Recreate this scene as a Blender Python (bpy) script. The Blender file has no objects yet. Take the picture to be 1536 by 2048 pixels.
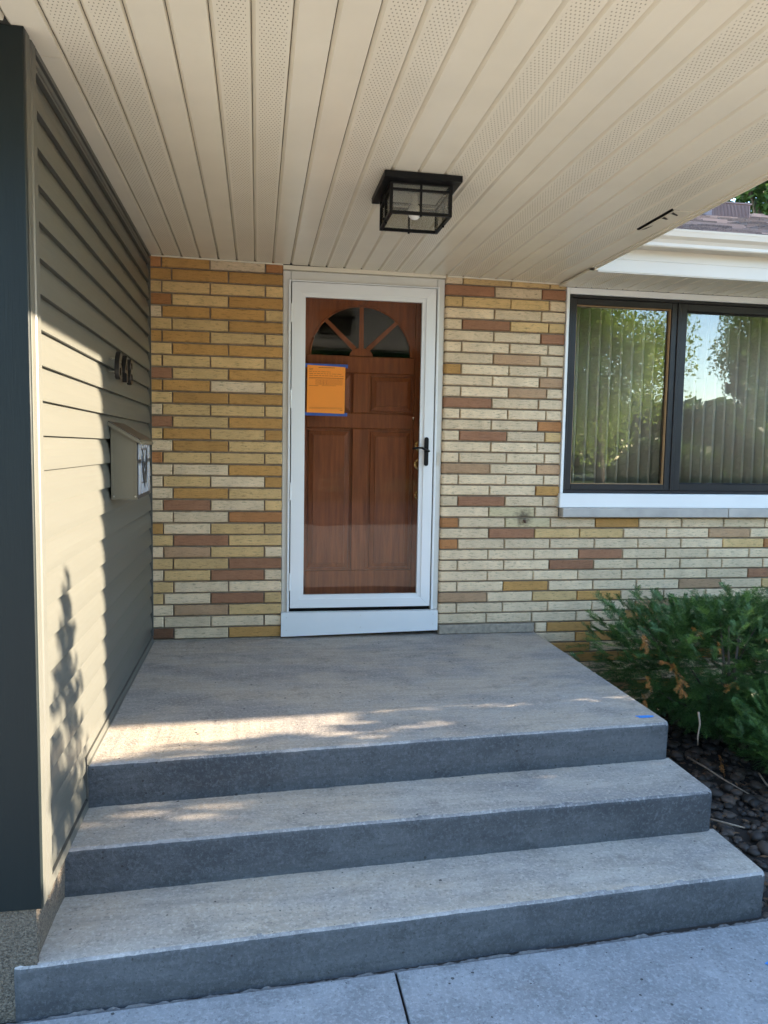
import bpy, math, random
from mathutils import Vector, Matrix
R = math.radians
random.seed(7)
S = bpy.context.scene
COL = S.collection

# ------------------------------------------------------------------ camera
cam = bpy.data.cameras.new("camera"); camo = bpy.data.objects.new("camera", cam); COL.objects.link(camo)
cr, cu, cf = (0.986, -0.165, 0.017), (-0.003, 0.086, 0.996), (0.166, 0.982, -0.084)
f_ = Vector(cf).normalized(); u_ = (Vector(cu) - f_ * Vector(cu).dot(f_)).normalized(); r_ = f_.cross(u_)
camo.matrix_world = Matrix(((r_.x, u_.x, -f_.x, .646), (r_.y, u_.y, -f_.y, -4.712), (r_.z, u_.z, -f_.z, 1.206), (0, 0, 0, 1)))
cam.sensor_fit = 'VERTICAL'; cam.sensor_height = 36; cam.sensor_width = 27
cam.lens = 1508.35 / 2048 * 36; cam.clip_start = .05; cam.clip_end = 600
S.camera = camo
# ------------------------------------------------------------------ light
SUN_EL, SUN_AZ = 15.4, 3.0           # elevation, and how far the sun stands behind the +x direction
w = bpy.data.worlds.new("World"); S.world = w; w.use_nodes = True
nt = w.node_tree; bg = nt.nodes['Background']
sky = nt.nodes.new('ShaderNodeTexSky'); sky.sky_type = 'NISHITA'; sky.sun_disc = False
sky.sun_elevation = R(SUN_EL); sky.sun_rotation = R(90 - SUN_AZ)
sky.air_density = 1.0; sky.dust_density = .22; sky.ozone_density = 2.0
nt.links.new(sky.outputs[0], bg.inputs[0]); bg.inputs[1].default_value = .15
sun = bpy.data.lights.new("sun", 'SUN'); suno = bpy.data.objects.new("sun", sun); COL.objects.link(suno)
sun.energy = 4.2; sun.angle = R(.5); sun.color = (1, .84, .64)
sd = Vector((math.cos(R(SUN_EL)) * math.cos(R(SUN_AZ)), math.cos(R(SUN_EL)) * math.sin(R(SUN_AZ)), math.sin(R(SUN_EL))))
suno.rotation_euler = sd.to_track_quat('Z', 'Y').to_euler(); suno.location = (8, -2, 6)
S.view_settings.view_transform = 'Standard'; S.view_settings.look = 'None'
S.view_settings.exposure = 3.18; S.view_settings.gamma = 1; S.view_settings.use_curve_mapping = False
S.render.engine = 'CYCLES'; S.cycles.use_denoising = True
S.cycles.max_bounces = 10; S.cycles.diffuse_bounces = 6; S.cycles.transparent_max_bounces = 24
S.cycles.sample_clamp_indirect = 8

# ------------------------------------------------------------------ materials
def nodes(name):
    m = bpy.data.materials.new(name); m.use_nodes = True
    t = m.node_tree; return m, t, t.nodes['Principled BSDF']
def N(t, kind, **kw):
    n = t.nodes.new(kind)
    for k, v in kw.items():
        if k in n.inputs: n.inputs[k].default_value = v
        else: setattr(n, k, v)
    return n
def math_(t, op, a, b=None, c=None):
    n = t.nodes.new('ShaderNodeMath'); n.operation = op
    for i, v in enumerate((a, b, c)):
        if v is None: continue
        if isinstance(v, (int, float)): n.inputs[i].default_value = v
        else: t.links.new(v, n.inputs[i])
    return n.outputs[0]
def noise(t, scale, sc=(1, 1, 1), detail=4, rough=.55, obj=False):
    src = t.nodes.new('ShaderNodeTexCoord').outputs['Object'] if obj else t.nodes.new('ShaderNodeNewGeometry').outputs['Position']
    mp = t.nodes.new('ShaderNodeMapping'); mp.inputs['Scale'].default_value = sc
    t.links.new(src, mp.inputs['Vector'])
    n = t.nodes.new('ShaderNodeTexNoise'); n.inputs['Scale'].default_value = scale
    n.inputs['Detail'].default_value = detail; n.inputs['Roughness'].default_value = rough
    t.links.new(mp.outputs[0], n.inputs['Vector']); return n.outputs['Fac']
def ramp(t, fac, a, b, ca=(0, 0, 0, 1), cb=(1, 1, 1, 1)):
    n = t.nodes.new('ShaderNodeValToRGB'); e = n.color_ramp.elements
    e[0].position = a; e[1].position = b; e[0].color = ca; e[1].color = cb
    t.links.new(fac, n.inputs[0]); return n.outputs[0]
def mix(t, fac, a, b, mode='MIX'):
    n = t.nodes.new('ShaderNodeMix'); n.data_type = 'RGBA'; n.blend_type = mode
    for s, v in ((0, fac), (6, a), (7, b)):
        if isinstance(v, (int, float)): n.inputs[s].default_value = v
        elif isinstance(v, tuple): n.inputs[s].default_value = v if len(v) == 4 else (*v, 1)
        else: t.links.new(v, n.inputs[s])
    return n.outputs[2]
def bump(t, p, h, strength=.3, dist=.002):
    b = t.nodes.new('ShaderNodeBump'); b.inputs['Strength'].default_value = strength; b.inputs['Distance'].default_value = dist
    t.links.new(h, b.inputs['Height']); t.links.new(b.outputs[0], p.inputs['Normal'])
def randval(t, lo, hi):
    o = t.nodes.new('ShaderNodeObjectInfo'); m = t.nodes.new('ShaderNodeMapRange')
    m.inputs['To Min'].default_value = lo; m.inputs['To Max'].default_value = hi
    t.links.new(o.outputs['Random'], m.inputs['Value']); return m.outputs[0]
def scale_col(t, c, v):
    n = t.nodes.new('ShaderNodeVectorMath'); n.operation = 'SCALE'
    if isinstance(c, tuple): n.inputs[0].default_value = c[:3]
    else: t.links.new(c, n.inputs[0])
    if isinstance(v, (int, float)): n.inputs['Scale'].default_value = v
    else: t.links.new(v, n.inputs['Scale'])
    return n.outputs[0]
def plain(name, col, rough=.5, var=.12, sc=6, metal=0, bmp=0, bsc=200, stretch=(1, 1, 1), spec=.5):
    m, t, p = nodes(name)
    n = noise(t, sc, stretch)
    c = mix(t, ramp(t, n, .3, .75), tuple(x * (1 - var) for x in col), tuple(min(1, x * (1 + var)) for x in col))
    t.links.new(c, p.inputs['Base Color'])
    p.inputs['Roughness'].default_value = rough; p.inputs['Metallic'].default_value = metal
    p.inputs['Specular IOR Level'].default_value = spec
    if bmp: bump(t, p, noise(t, bsc, stretch), bmp, .001)
    return m

def brick_mat(name, col, scratch=.55):
    m, t, p = nodes(name)
    fine = noise(t, 24, (1, 1, 4.2), 6, .72)
    grain = noise(t, 330, (1, 1, 1.3), 3, .6)
    blot = noise(t, 9, (1, 1, 1), 3)
    c = mix(t, ramp(t, blot, .3, .7), tuple(x * .88 for x in col), tuple(x * 1.1 for x in col))
    c = mix(t, ramp(t, fine, .35, .47, (1, 1, 1, 1), (0, 0, 0, 1)), c, tuple(x * scratch for x in col))
    c = mix(t, ramp(t, grain, .30, .42, (.6, .6, .6, 1), (0, 0, 0, 1)), c, tuple(x * .45 for x in col))
    c = scale_col(t, c, randval(t, .87, 1.10))
    t.links.new(c, p.inputs['Base Color']); p.inputs['Roughness'].default_value = .85
    h = math_(t, 'ADD', math_(t, 'MULTIPLY', fine, 1.0), math_(t, 'MULTIPLY', grain, .45))
    bump(t, p, h, 1, .009)
    return m
BR = {'g': brick_mat('brick_bounce_gold', (.68, .455, .20), .55), 'c': brick_mat('brick_cream', (.78, .60, .385), .55), 't': brick_mat('brick_tan', (.53, .285, .085), .6),  # 'g': cream with warm bounce light from the siding put into the colour
      'o': brick_mat('brick_orange', (.46, .20, .07), .65), 'r': brick_mat('brick_red', (.35, .165, .085), .7),
      'p': brick_mat('brick_pink', (.50, .31, .17), .65), 'd': brick_mat('brick_dark', (.19, .085, .04), .7)}
m_mortar = plain('mortar', (.255, .20, .145), .95, .25, 30, bmp=.6, bsc=300)
m_grout = plain('old_grout', (.12, .115, .115), .95, .4, 60, bmp=.6, bsc=300)
m_patch = plain('mortar_patch', (.30, .25, .19), .95, .25, 40, bmp=.6, bsc=250)

def stained_brick():
    m, t, p = nodes('brick_stained'); col = (.53, .43, .25)
    fine = noise(t, 24, (1, 1, 4.2), 6, .72)
    c = mix(t, ramp(t, fine, .36, .5, (1, 1, 1, 1), (0, 0, 0, 1)), col, tuple(x * .6 for x in col))
    g = t.nodes.new('ShaderNodeNewGeometry'); d = N(t, 'ShaderNodeVectorMath', operation='DISTANCE')
    t.links.new(g.outputs['Position'], d.inputs[0]); d.inputs[1].default_value = (2.375, 0, .77)
    dd = math_(t, 'ADD', d.outputs['Value'], math_(t, 'MULTIPLY', noise(t, 45, (1, 1, 1), 4), .10))
    c = mix(t, ramp(t, dd, .06, .125, (.9, .9, .9, 1), (0, 0, 0, 1)), c, (.075, .055, .035))
    t.links.new(c, p.inputs['Base Color']); p.inputs['Roughness'].default_value = .9
    bump(t, p, fine, .7, .005); return m
BR['s'] = stained_brick()

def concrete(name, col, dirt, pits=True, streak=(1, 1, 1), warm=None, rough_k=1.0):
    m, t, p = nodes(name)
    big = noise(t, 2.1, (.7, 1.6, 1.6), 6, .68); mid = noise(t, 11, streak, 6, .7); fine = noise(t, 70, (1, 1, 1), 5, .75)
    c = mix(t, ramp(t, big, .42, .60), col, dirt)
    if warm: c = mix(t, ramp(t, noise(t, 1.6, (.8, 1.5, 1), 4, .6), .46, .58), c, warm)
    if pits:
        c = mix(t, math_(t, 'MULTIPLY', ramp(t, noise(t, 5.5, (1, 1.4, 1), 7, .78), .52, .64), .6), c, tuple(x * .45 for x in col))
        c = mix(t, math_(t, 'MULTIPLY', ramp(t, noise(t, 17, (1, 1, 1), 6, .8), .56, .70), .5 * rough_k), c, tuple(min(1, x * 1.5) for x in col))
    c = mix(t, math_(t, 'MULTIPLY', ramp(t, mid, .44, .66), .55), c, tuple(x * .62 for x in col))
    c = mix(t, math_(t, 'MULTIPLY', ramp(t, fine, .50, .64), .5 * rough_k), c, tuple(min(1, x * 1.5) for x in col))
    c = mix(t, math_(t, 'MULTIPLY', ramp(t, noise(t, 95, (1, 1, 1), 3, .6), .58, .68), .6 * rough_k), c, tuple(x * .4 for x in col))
    geo = t.nodes.new('ShaderNodeNewGeometry')
    if pits:
        v = N(t, 'ShaderNodeTexVoronoi', Scale=24.0); t.links.new(geo.outputs['Position'], v.inputs['Vector'])
        sel = math_(t, 'GREATER_THAN', noise(t, 21, (1, 1, 1), 2), .55)
        pit = math_(t, 'MULTIPLY', math_(t, 'LESS_THAN', math_(t, 'ADD', v.outputs['Distance'], math_(t, 'MULTIPLY', noise(t, 120), .06)), .125), sel)
        v2 = N(t, 'ShaderNodeTexVoronoi', Scale=13.0); t.links.new(geo.outputs['Position'], v2.inputs['Vector'])
        sel2 = math_(t, 'GREATER_THAN', noise(t, 3.1, (1, 1, 1), 3), .50)
        pit = math_(t, 'MAXIMUM', pit, math_(t, 'MULTIPLY', math_(t, 'LESS_THAN', math_(t, 'ADD', v2.outputs['Distance'], math_(t, 'MULTIPLY', noise(t, 90), .09)), .118), sel2))
        c = mix(t, math_(t, 'MULTIPLY', pit, .85), c, (.03, .028, .026))
    t.links.new(c, p.inputs['Base Color'])
    p.inputs['Roughness'].default_value = .78; p.inputs['Specular IOR Level'].default_value = .3
    h = math_(t, 'ADD', math_(t, 'MULTIPLY', mid, .8), math_(t, 'MULTIPLY', fine, .8))
    if pits: h = math_(t, 'SUBTRACT', h, math_(t, 'MULTIPLY', pit, .8))
    bump(t, p, h, .8, .005)
    return m
m_riser_shaded = concrete('stoop_riser_shaded', (.078, .082, .087), (.040, .043, .048), True, (.12, 3, 3))  # darker, bluer than the treads: riser shade put into the colour
m_nose = concrete('worn_nosing', (.30, .285, .275), (.10, .10, .105), True, (.5, 2, 2))
m_step = concrete('stoop_concrete', (.355, .315, .270), (.235, .215, .20), True, (.25, 2.2, 2.2), (.385, .32, .25))
m_walk = concrete('walk_concrete', (.27, .275, .285), (.205, .21, .22), True, (1.4, .5, 1))
m_bounce_drive = concrete('bounce_drive_concrete', (.58, .50, .415), (.52, .45, .375), False)  # kept pale and warm so the added slab bounces more sun
m_pit = concrete('foundation_concrete', (.24, .21, .17), (.14, .12, .10), True)
def aggregate():
    m, t, p = nodes('foundation_aggregate')
    geo = t.nodes.new('ShaderNodeNewGeometry')
    v = N(t, 'ShaderNodeTexVoronoi', Scale=150.0); t.links.new(geo.outputs['Position'], v.inputs['Vector'])
    c = mix(t, ramp(t, noise(t, 140, (1, 1, 1), 4, .7), .35, .65), (.022, .018, .014), (.17, .14, .105))
    c = mix(t, math_(t, 'MULTIPLY', ramp(t, noise(t, 5), .35, .7), .5), c, (.11, .085, .06))
    t.links.new(c, p.inputs['Base Color']); p.inputs['Roughness'].default_value = .95
    bump(t, p, v.outputs['Distance'], .9, .006); return m
m_found = aggregate()

m_siding = plain('siding_vinyl', (.073, .0735, .063), .42, .04, 5, bmp=.12, bsc=60, stretch=(1, .12, 3))
m_siding_trim = plain('siding_trim', (.073, .0735, .064), .42, .05, 8)
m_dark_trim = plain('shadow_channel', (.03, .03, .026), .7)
m_teal = plain('teal_board', (.0060, .0100, .0098), .5, .12, 4, spec=.25, bmp=.7, bsc=50, stretch=(5, 5, .3))
m_cap = plain('lip_metal', (.05, .05, .045), .5)

def soffit(name, col, holes):
    m, t, p = nodes(name)
    c = mix(t, ramp(t, noise(t, 3), .3, .7), tuple(x * .95 for x in col), tuple(x * 1.03 for x in col))
    p.inputs['Roughness'].default_value = .27
    if holes:
        sep = t.nodes.new('ShaderNodeSeparateXYZ'); t.links.new(t.nodes.new('ShaderNodeNewGeometry').outputs['Position'], sep.inputs[0])
        px, py = .0118, .0155
        row = math_(t, 'FLOOR', math_(t, 'DIVIDE', sep.outputs[1], py))
        odd = math_(t, 'MULTIPLY', math_(t, 'FLOORED_MODULO', row, 2.0), .5)
        fx = math_(t, 'SUBTRACT', math_(t, 'FRACT', math_(t, 'ADD', math_(t, 'DIVIDE', sep.outputs[0], px), odd)), .5)
        fy = math_(t, 'SUBTRACT', math_(t, 'FRACT', math_(t, 'DIVIDE', sep.outputs[1], py)), .5)
        d = math_(t, 'SQRT', math_(t, 'ADD', math_(t, 'POWER', math_(t, 'MULTIPLY', fx, px), 2.0), math_(t, 'POWER', math_(t, 'MULTIPLY', fy, py * .62), 2.0)))
        loc = math_(t, 'FLOORED_MODULO', math_(t, 'SUBTRACT', sep.outputs[0], .091), .1073)
        inside = math_(t, 'MULTIPLY', math_(t, 'GREATER_THAN', loc, .021), math_(t, 'LESS_THAN', loc, .094))
        hole = math_(t, 'MULTIPLY', math_(t, 'LESS_THAN', d, .0019), inside)
        c = mix(t, math_(t, 'MULTIPLY', hole, .62), c, (.06, .05, .04))
        bump(t, p, math_(t, 'SUBTRACT', 1.0, hole), .5, .002)
    t.links.new(c, p.inputs['Base Color']); return m
SOF = (.685, .62, .485)
m_sof = soffit('soffit_plain', SOF, False); m_sofh = soffit('soffit_vented', SOF, True)
m_sofd = plain('soffit_void', (.035, .03, .025), .9)
m_white = plain('white_vinyl', (.74, .74, .72), .35, .03, 3)
m_door_white = plain('white_storm_door', (.72, .73, .72), .3, .03, 2)
m_jamb = plain('painted_jamb', (.60, .585, .53), .45, .05, 5)
m_fascia = plain('cream_metal', (.50, .465, .40), .35, .04, 2)
m_black = plain('black_metal', (.004, .004, .004), .5, .2, 30, spec=.2)
m_bronze = plain('bronze_frame', (.022, .020, .020), .4, .15, 10, spec=.3)
m_warm = plain('wood_liner', (.36, .22, .10), .5)
m_stone = plain('limestone', (.40, .37, .33), .8, .15, 8, bmp=.4, bsc=180)
m_brass = plain('brass', (.72, .50, .22), .22, .1, 10, metal=1)
m_steel = plain('brushed_metal', (.62, .60, .56), .3, .1, 20, metal=1)
m_num = plain('dark_numeral', (.03, .028, .027), .3, .1, 20, metal=.5)
m_rust = plain('rusty_iron', (.10, .05, .03), .8, .4, 80)
m_paper = plain('orange_paper', (.95, .31, .03), .6, .03, 5)
m_ink = plain('ink', (.33, .09, .012), .7)
m_tape = plain('blue_tape', (.03, .09, .36), .5, .1, 20)
m_bluep = plain('blue_paint', (.03, .22, .62), .6, .25, 60)
m_blind = plain('blind_vane', (.35, .325, .265), .7, .06, 4)
m_box = plain('mailbox_taupe', (.125, .112, .078), .4, .06, 10)
m_box_dark = plain('mailbox_brown', (.060, .048, .038), .4)
m_lead = plain('leading', (.02, .02, .022), .5)
m_milk = plain('milk_glass', (.34, .39, .46), .15, .2, 22)
m_bulb = plain('bulb_glass', (.62, .60, .55), .1)
m_room = plain('room_paint', (.30, .27, .22), .9)
m_soil = plain('soil', (.022, .016, .012), 1, .4, 12, bmp=.9, bsc=60)
m_asphalt = plain('asphalt', (.055, .055, .058), .9, .2, 3, bmp=.4, bsc=300)
m_bark = plain('bark', (.11, .085, .065), .95, .4, 14, bmp=1, bsc=40, stretch=(2, 2, .4))
m_twig = plain('dry_twig', (.28, .21, .15), .9, .3, 60)
m_vent = plain('vent_metal', (.17, .12, .12), .45)

def wood():
    m, t, p = nodes('stained_wood')
    g = noise(t, 5.5, (7, 7, .5), 6, .65); f = noise(t, 60, (6, 6, .22), 4, .6)
    c = mix(t, ramp(t, g, .3, .7), (.12, .030, .008), (.27, .075, .020))
    c = mix(t, math_(t, 'MULTIPLY', ramp(t, f, .4, .7), .45), c, (.12, .035, .012))
    t.links.new(c, p.inputs['Base Color']); p.inputs['Roughness'].default_value = .5; p.inputs['Specular IOR Level'].default_value = .25
    bump(t, p, f, .12, .001); return m
m_wood = wood()

def glass(name, tint, f0, wavy=0, wsc=3, rough=0.0, refl=(1, 1, 1)):
    m, t, p = nodes(name); t.nodes.remove(p); out = t.nodes['Material Output']
    tr = t.nodes.new('ShaderNodeBsdfTransparent'); tr.inputs[0].default_value = (*tint, 1)
    gl = t.nodes.new('ShaderNodeBsdfGlossy'); gl.inputs['Roughness'].default_value = rough; gl.inputs['Color'].default_value = (*refl, 1)
    g = t.nodes.new('ShaderNodeNewGeometry'); d = N(t, 'ShaderNodeVectorMath', operation='DOT_PRODUCT')
    t.links.new(g.outputs['Incoming'], d.inputs[0]); t.links.new(g.outputs['Normal'], d.inputs[1])
    k = math_(t, 'POWER', math_(t, 'SUBTRACT', 1.0, math_(t, 'ABSOLUTE', d.outputs['Value'])), 5.0)
    fac = math_(t, 'ADD', math_(t, 'MULTIPLY', k, 1 - f0), f0)
    if wavy:
        b = t.nodes.new('ShaderNodeBump'); b.inputs['Strength'].default_value = 1; b.inputs['Distance'].default_value = wavy
        t.links.new(noise(t, wsc, (1, 1, 1), 2), b.inputs['Height']); t.links.new(b.outputs[0], gl.inputs['Normal'])
    mx = t.nodes.new('ShaderNodeMixShader'); t.links.new(fac, mx.inputs[0]); t.links.new(tr.outputs[0], mx.inputs[1]); t.links.new(gl.outputs[0], mx.inputs[2])
    t.links.new(mx.outputs[0], out.inputs[0]); return m
m_winglass = glass('window_glass', (.94, .93, .91), .068, .0004, 3.0)
m_doorglass = glass('storm_door_glass', (.97, .97, .96), .011, .0006, 3)
m_fanglass = glass('fanlight_glass', (.20, .21, .20), .05)
m_lampglass = glass('seeded_glass', (.72, .72, .68), .10, .004, 120, .12)

def leaf(name, a, b, trans=.35, rough=.55):
    m, t, p = nodes(name); out = t.nodes['Material Output']
    g = t.nodes.new('ShaderNodeNewGeometry')
    c = mix(t, g.outputs['Random Per Island'], a, b)
    t.links.new(c, p.inputs['Base Color']); p.inputs['Roughness'].default_value = rough
    p.inputs['Specular IOR Level'].default_value = .35
    tl = t.nodes.new('ShaderNodeBsdfTranslucent'); t.links.new(scale_col(t, c, 1.3), tl.inputs[0])
    mx = t.nodes.new('ShaderNodeMixShader'); mx.inputs[0].default_value = trans
    t.links.new(p.outputs[0], mx.inputs[1]); t.links.new(tl.outputs[0], mx.inputs[2]); t.links.new(mx.outputs[0], out.inputs[0])
    return m
m_maple = leaf('maple_leaf', (.025, .062, .016), (.075, .125, .03))
m_birch = leaf('birch_leaf', (.15, .24, .03), (.27, .37, .07))
m_lilac = leaf('lilac_leaf', (.04, .085, .02), (.07, .13, .03))
m_yew = leaf('yew_needle', (.022, .066, .018), (.11, .20, .055), .2, .45)
m_yewtip = leaf('yew_tip', (.09, .18, .035), (.17, .28, .07), .3, .45)
m_litter = leaf('leaf_litter', (.05, .03, .018), (.20, .115, .06), .2, .8)
m_dead = leaf('dead_needle', (.28, .10, .025), (.50, .22, .055), .3, .6)

def lawn():
    m, t, p = nodes('lawn_grass')
    c = mix(t, ramp(t, noise(t, .5, (1, 1, 1), 4), .3, .7), (.045, .085, .015), (.10, .14, .025))
    c = mix(t, ramp(t, noise(t, 30, (1, 1, 1), 4), .35, .7), c, (.03, .06, .012))
    t.links.new(c, p.inputs['Base Color']); p.inputs['Roughness'].default_value = .9
    bump(t, p, noise(t, 60), 1, .03); return m
m_lawn = lawn()
def shingle():
    m, t, p = nodes('asphalt_shingle')
    g = t.nodes.new('ShaderNodeNewGeometry')
    c = mix(t, g.outputs['Random Per Island'], (.03, .02, .018), (.34, .235, .195))
    c = mix(t, math_(t, 'MULTIPLY', ramp(t, noise(t, 160, (1, 1, 1), 3), .4, .6), .35), c, (.34, .26, .23))
    t.links.new(c, p.inputs['Base Color']); p.inputs['Roughness'].default_value = .95
    bump(t, p, noise(t, 300), .6, .003); return m
m_shingle = shingle()
def rock():
    m, t, p = nodes('river_rock')
    g = t.nodes.new('ShaderNodeNewGeometry')
    c = mix(t, g.outputs['Random Per Island'], (.012, .009, .007), (.11, .075, .053))
    c = mix(t, ramp(t, noise(t, 40), .4, .7), c, (.035, .028, .024))
    t.links.new(c, p.inputs['Base Color']); p.inputs['Roughness'].default_value = .7
    return m
m_rock = rock()

# ------------------------------------------------------------------ builders
ORG = {}
def thing(name, label, cat, loc=(0, 0, 0), group=None):
    o = bpy.data.objects.new(name, None); COL.objects.link(o); o.location = loc; o.empty_display_size = .1
    o['label'] = label; o['category'] = cat
    if group: o['group'] = group
    ORG[o.name] = Vector(loc); return o
def tag(o, label, cat, group=None):
    o['label'] = label; o['category'] = cat
    if group: o['group'] = group
    return o
class MB:
    def __init__(s): s.v = []; s.f = []
    def add(s, vs, fs):
        n = len(s.v); s.v += [tuple(v) for v in vs]; s.f += [tuple(i + n for i in f) for f in fs]; return s
    def box(s, x0, x1, y0, y1, z0, z1):
        return s.add([(x0, y0, z0), (x1, y0, z0), (x1, y1, z0), (x0, y1, z0), (x0, y0, z1), (x1, y0, z1), (x1, y1, z1), (x0, y1, z1)],
                     [(0, 3, 2, 1), (4, 5, 6, 7), (0, 1, 5, 4), (1, 2, 6, 5), (2, 3, 7, 6), (3, 0, 4, 7)])
    def bbox(s, x0, x1, y0, y1, z0, z1, b=.003):      # box whose front (-y) edges are chamfered
        fr = [(x0 + b, y0, z0 + b), (x1 - b, y0, z0 + b), (x1 - b, y0, z1 - b), (x0 + b, y0, z1 - b)]
        sh = [(x0, y0 + b, z0), (x1, y0 + b, z0), (x1, y0 + b, z1), (x0, y0 + b, z1)]
        bk = [(x0, y1, z0), (x1, y1, z0), (x1, y1, z1), (x0, y1, z1)]
        fs = [(0, 1, 2, 3), (11, 10, 9, 8)]
        for i in range(4):
            j = (i + 1) % 4; fs += [(4 + i, 4 + j, j, i), (8 + i, 8 + j, 4 + j, 4 + i)]
        return s.add(fr + sh + bk, fs)
    def prism(s, poly, a0, a1, axis):                # poly in the other two axes, extruded along axis
        n = len(poly); P = []
        for a in (a0, a1):
            for q in poly:
                P.append({'x': (a, q[0], q[1]), 'y': (q[0], a, q[1]), 'z': (q[0], q[1], a)}[axis])
        fs = [tuple(range(n - 1, -1, -1)), tuple(range(n, 2 * n))]
        for i in range(n): j = (i + 1) % n; fs.append((i, j, n + j, n + i))
        return s.add(P, fs)
    def tube(s, pts, rad, n=6):
        pts = [Vector(p) for p in pts]; base = len(s.v); rings = []
        for i, p in enumerate(pts):
            d = (pts[min(i + 1, len(pts) - 1)] - pts[max(i - 1, 0)]).normalized()
            a = d.cross(Vector((0, 0, 1)) if abs(d.z) < .9 else Vector((1, 0, 0))).normalized(); b = d.cross(a)
            r = rad[i] if isinstance(rad, (list, tuple)) else rad
            rings.append([p + (a * math.cos(2 * math.pi * k / n) + b * math.sin(2 * math.pi * k / n)) * r for k in range(n)])
        vs = [v for ring in rings for v in ring]; fs = []
        for i in range(len(pts) - 1):
            for k in range(n):
                l = (k + 1) % n; fs.append((i * n + k, i * n + l, (i + 1) * n + l, (i + 1) * n + k))
        fs += [tuple(range(n - 1, -1, -1)), tuple((len(pts) - 1) * n + k for k in range(n))]
        return s.add(vs, fs)
    def ball(s, c, r, n=8, sz=(1, 1, 1)):
        vs = [(c[0], c[1], c[2] + r * sz[2])]
        for i in range(1, n // 2):
            th = math.pi * i / (n // 2)
            for k in range(n):
                ph = 2 * math.pi * k / n
                vs.append((c[0] + r * sz[0] * math.sin(th) * math.cos(ph), c[1] + r * sz[1] * math.sin(th) * math.sin(ph), c[2] + r * sz[2] * math.cos(th)))
        vs.append((c[0], c[1], c[2] - r * sz[2])); fs = []; L = len(vs) - 1
        for k in range(n):
            l = (k + 1) % n; fs.append((0, 1 + k, 1 + l)); fs.append((L, L - n + l, L - n + k))
            for i in range(n // 2 - 2): fs.append((1 + i * n + k, 1 + (i + 1) * n + k, 1 + (i + 1) * n + l, 1 + i * n + l))
        return s.add(vs, fs)
    def build(s, name, mat, parent=None, smooth=False, kind=None, fix=True):
        org = ORG.get(parent.name, Vector((0, 0, 0))) if parent else Vector((0, 0, 0))
        me = bpy.data.meshes.new(name)
        me.from_pydata([(v[0] - org.x, v[1] - org.y, v[2] - org.z) for v in s.v], [], s.f)
        if fix and len(s.v) < 20000:
            import bmesh
            bm = bmesh.new(); bm.from_mesh(me); bmesh.ops.recalc_face_normals(bm, faces=bm.faces); bm.to_mesh(me); bm.free()
        me.materials.append(mat)
        if smooth:
            me.polygons.foreach_set('use_smooth', [True] * len(me.polygons))
        o = bpy.data.objects.new(name, me); COL.objects.link(o)
        if parent: o.parent = parent
        ORG[o.name] = org
        if kind: o['kind'] = kind
        me.update(); return o
def box(name, mat, parent, x0, x1, y0, y1, z0, z1, kind=None): return MB().box(x0, x1, y0, y1, z0, z1).build(name, mat, parent, kind=kind)

# ------------------------------------------------------------------ setting
MB().add([(-150, -150, -.56), (150, -150, -.56), (150, 150, -.56), (-150, 150, -.56)], [(0, 1, 2, 3)]).build('lawn', m_lawn, kind='structure')
MB().add([(2.3, -2.9, -.535), (6, -2.9, -.535), (6, .02, -.535), (2.3, .02, -.535)], [(0, 1, 2, 3)]).build('soil_bed', m_soil, kind='structure')
MB().box(-11, 14, -12, -3.765, -.60, -.515).build('bounce_drive', m_bounce_drive, kind='structure')  # unseen pale slab added to bounce warm sunlight into the porch
MB().box(-150, 150, -19, -12, -.60, -.55).build('road', m_asphalt, kind='structure')
wk = bpy.data.objects.new('walkway', None); COL.objects.link(wk); wk['kind'] = 'structure'; ORG['walkway'] = Vector((0, 0, 0))
def slab(x0, x1, ys0, ys1, yf):    # back edge runs askew like the stoop
    b = .004
    MB().add([(x0, yf, -.62), (x1, yf, -.62), (x1, ys1, -.62), (x0, ys0, -.62), (x0, yf, -.5 - b), (x1, yf, -.5 - b), (x1, ys1, -.5 - b), (x0, ys0, -.5 - b),
              (x0 + b, yf + b, -.5), (x1 - b, yf + b, -.5), (x1 - b, ys1 - b, -.5), (x0 + b, ys0 - b, -.5)],
             [(3, 2, 1, 0), (0, 1, 5, 4), (1, 2, 6, 5), (2, 3, 7, 6), (3, 0, 4, 7), (4, 5, 9, 8), (5, 6, 10, 9), (6, 7, 11, 10), (7, 4, 8, 11), (8, 9, 10, 11)]).build('slab', m_walk, wk)
def yb(x): return -2.478 + .052 * x
slab(-1.6, 1.094, yb(-1.6), yb(1.094), -3.75); slab(1.103, 3.9, yb(1.1), yb(3.9), -3.75)
# crumbly grout bead along the joint between walk and bottom step
g = MB(); random.seed(3); n = 240; gv = []
hh = 0
for k in range(n + 1):
    x = -.08 + 2.66 * k / n; y = yb(x) + .010
    hh = .75 * hh + random.uniform(-.004, .004) - .0006
    wd = random.uniform(.004, .009)
    gv += [(x, y - wd - .002, -.512), (x, y - wd * .5, -.503 + hh), (x, y + wd * .4, -.502 + hh + random.uniform(-.002, .002)), (x, y + wd, -.512)]
g.add(gv, [(k * 4 + i, k * 4 + i + 1, k * 4 + 5 + i, k * 4 + 4 + i) for k in range(n) for i in range(3)]).build('joint_grout', m_grout, wk)
box('joint_bed', m_soil, wk, -1.5, 3.5, -2.6, -2.25, -.62, -.515)

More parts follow.
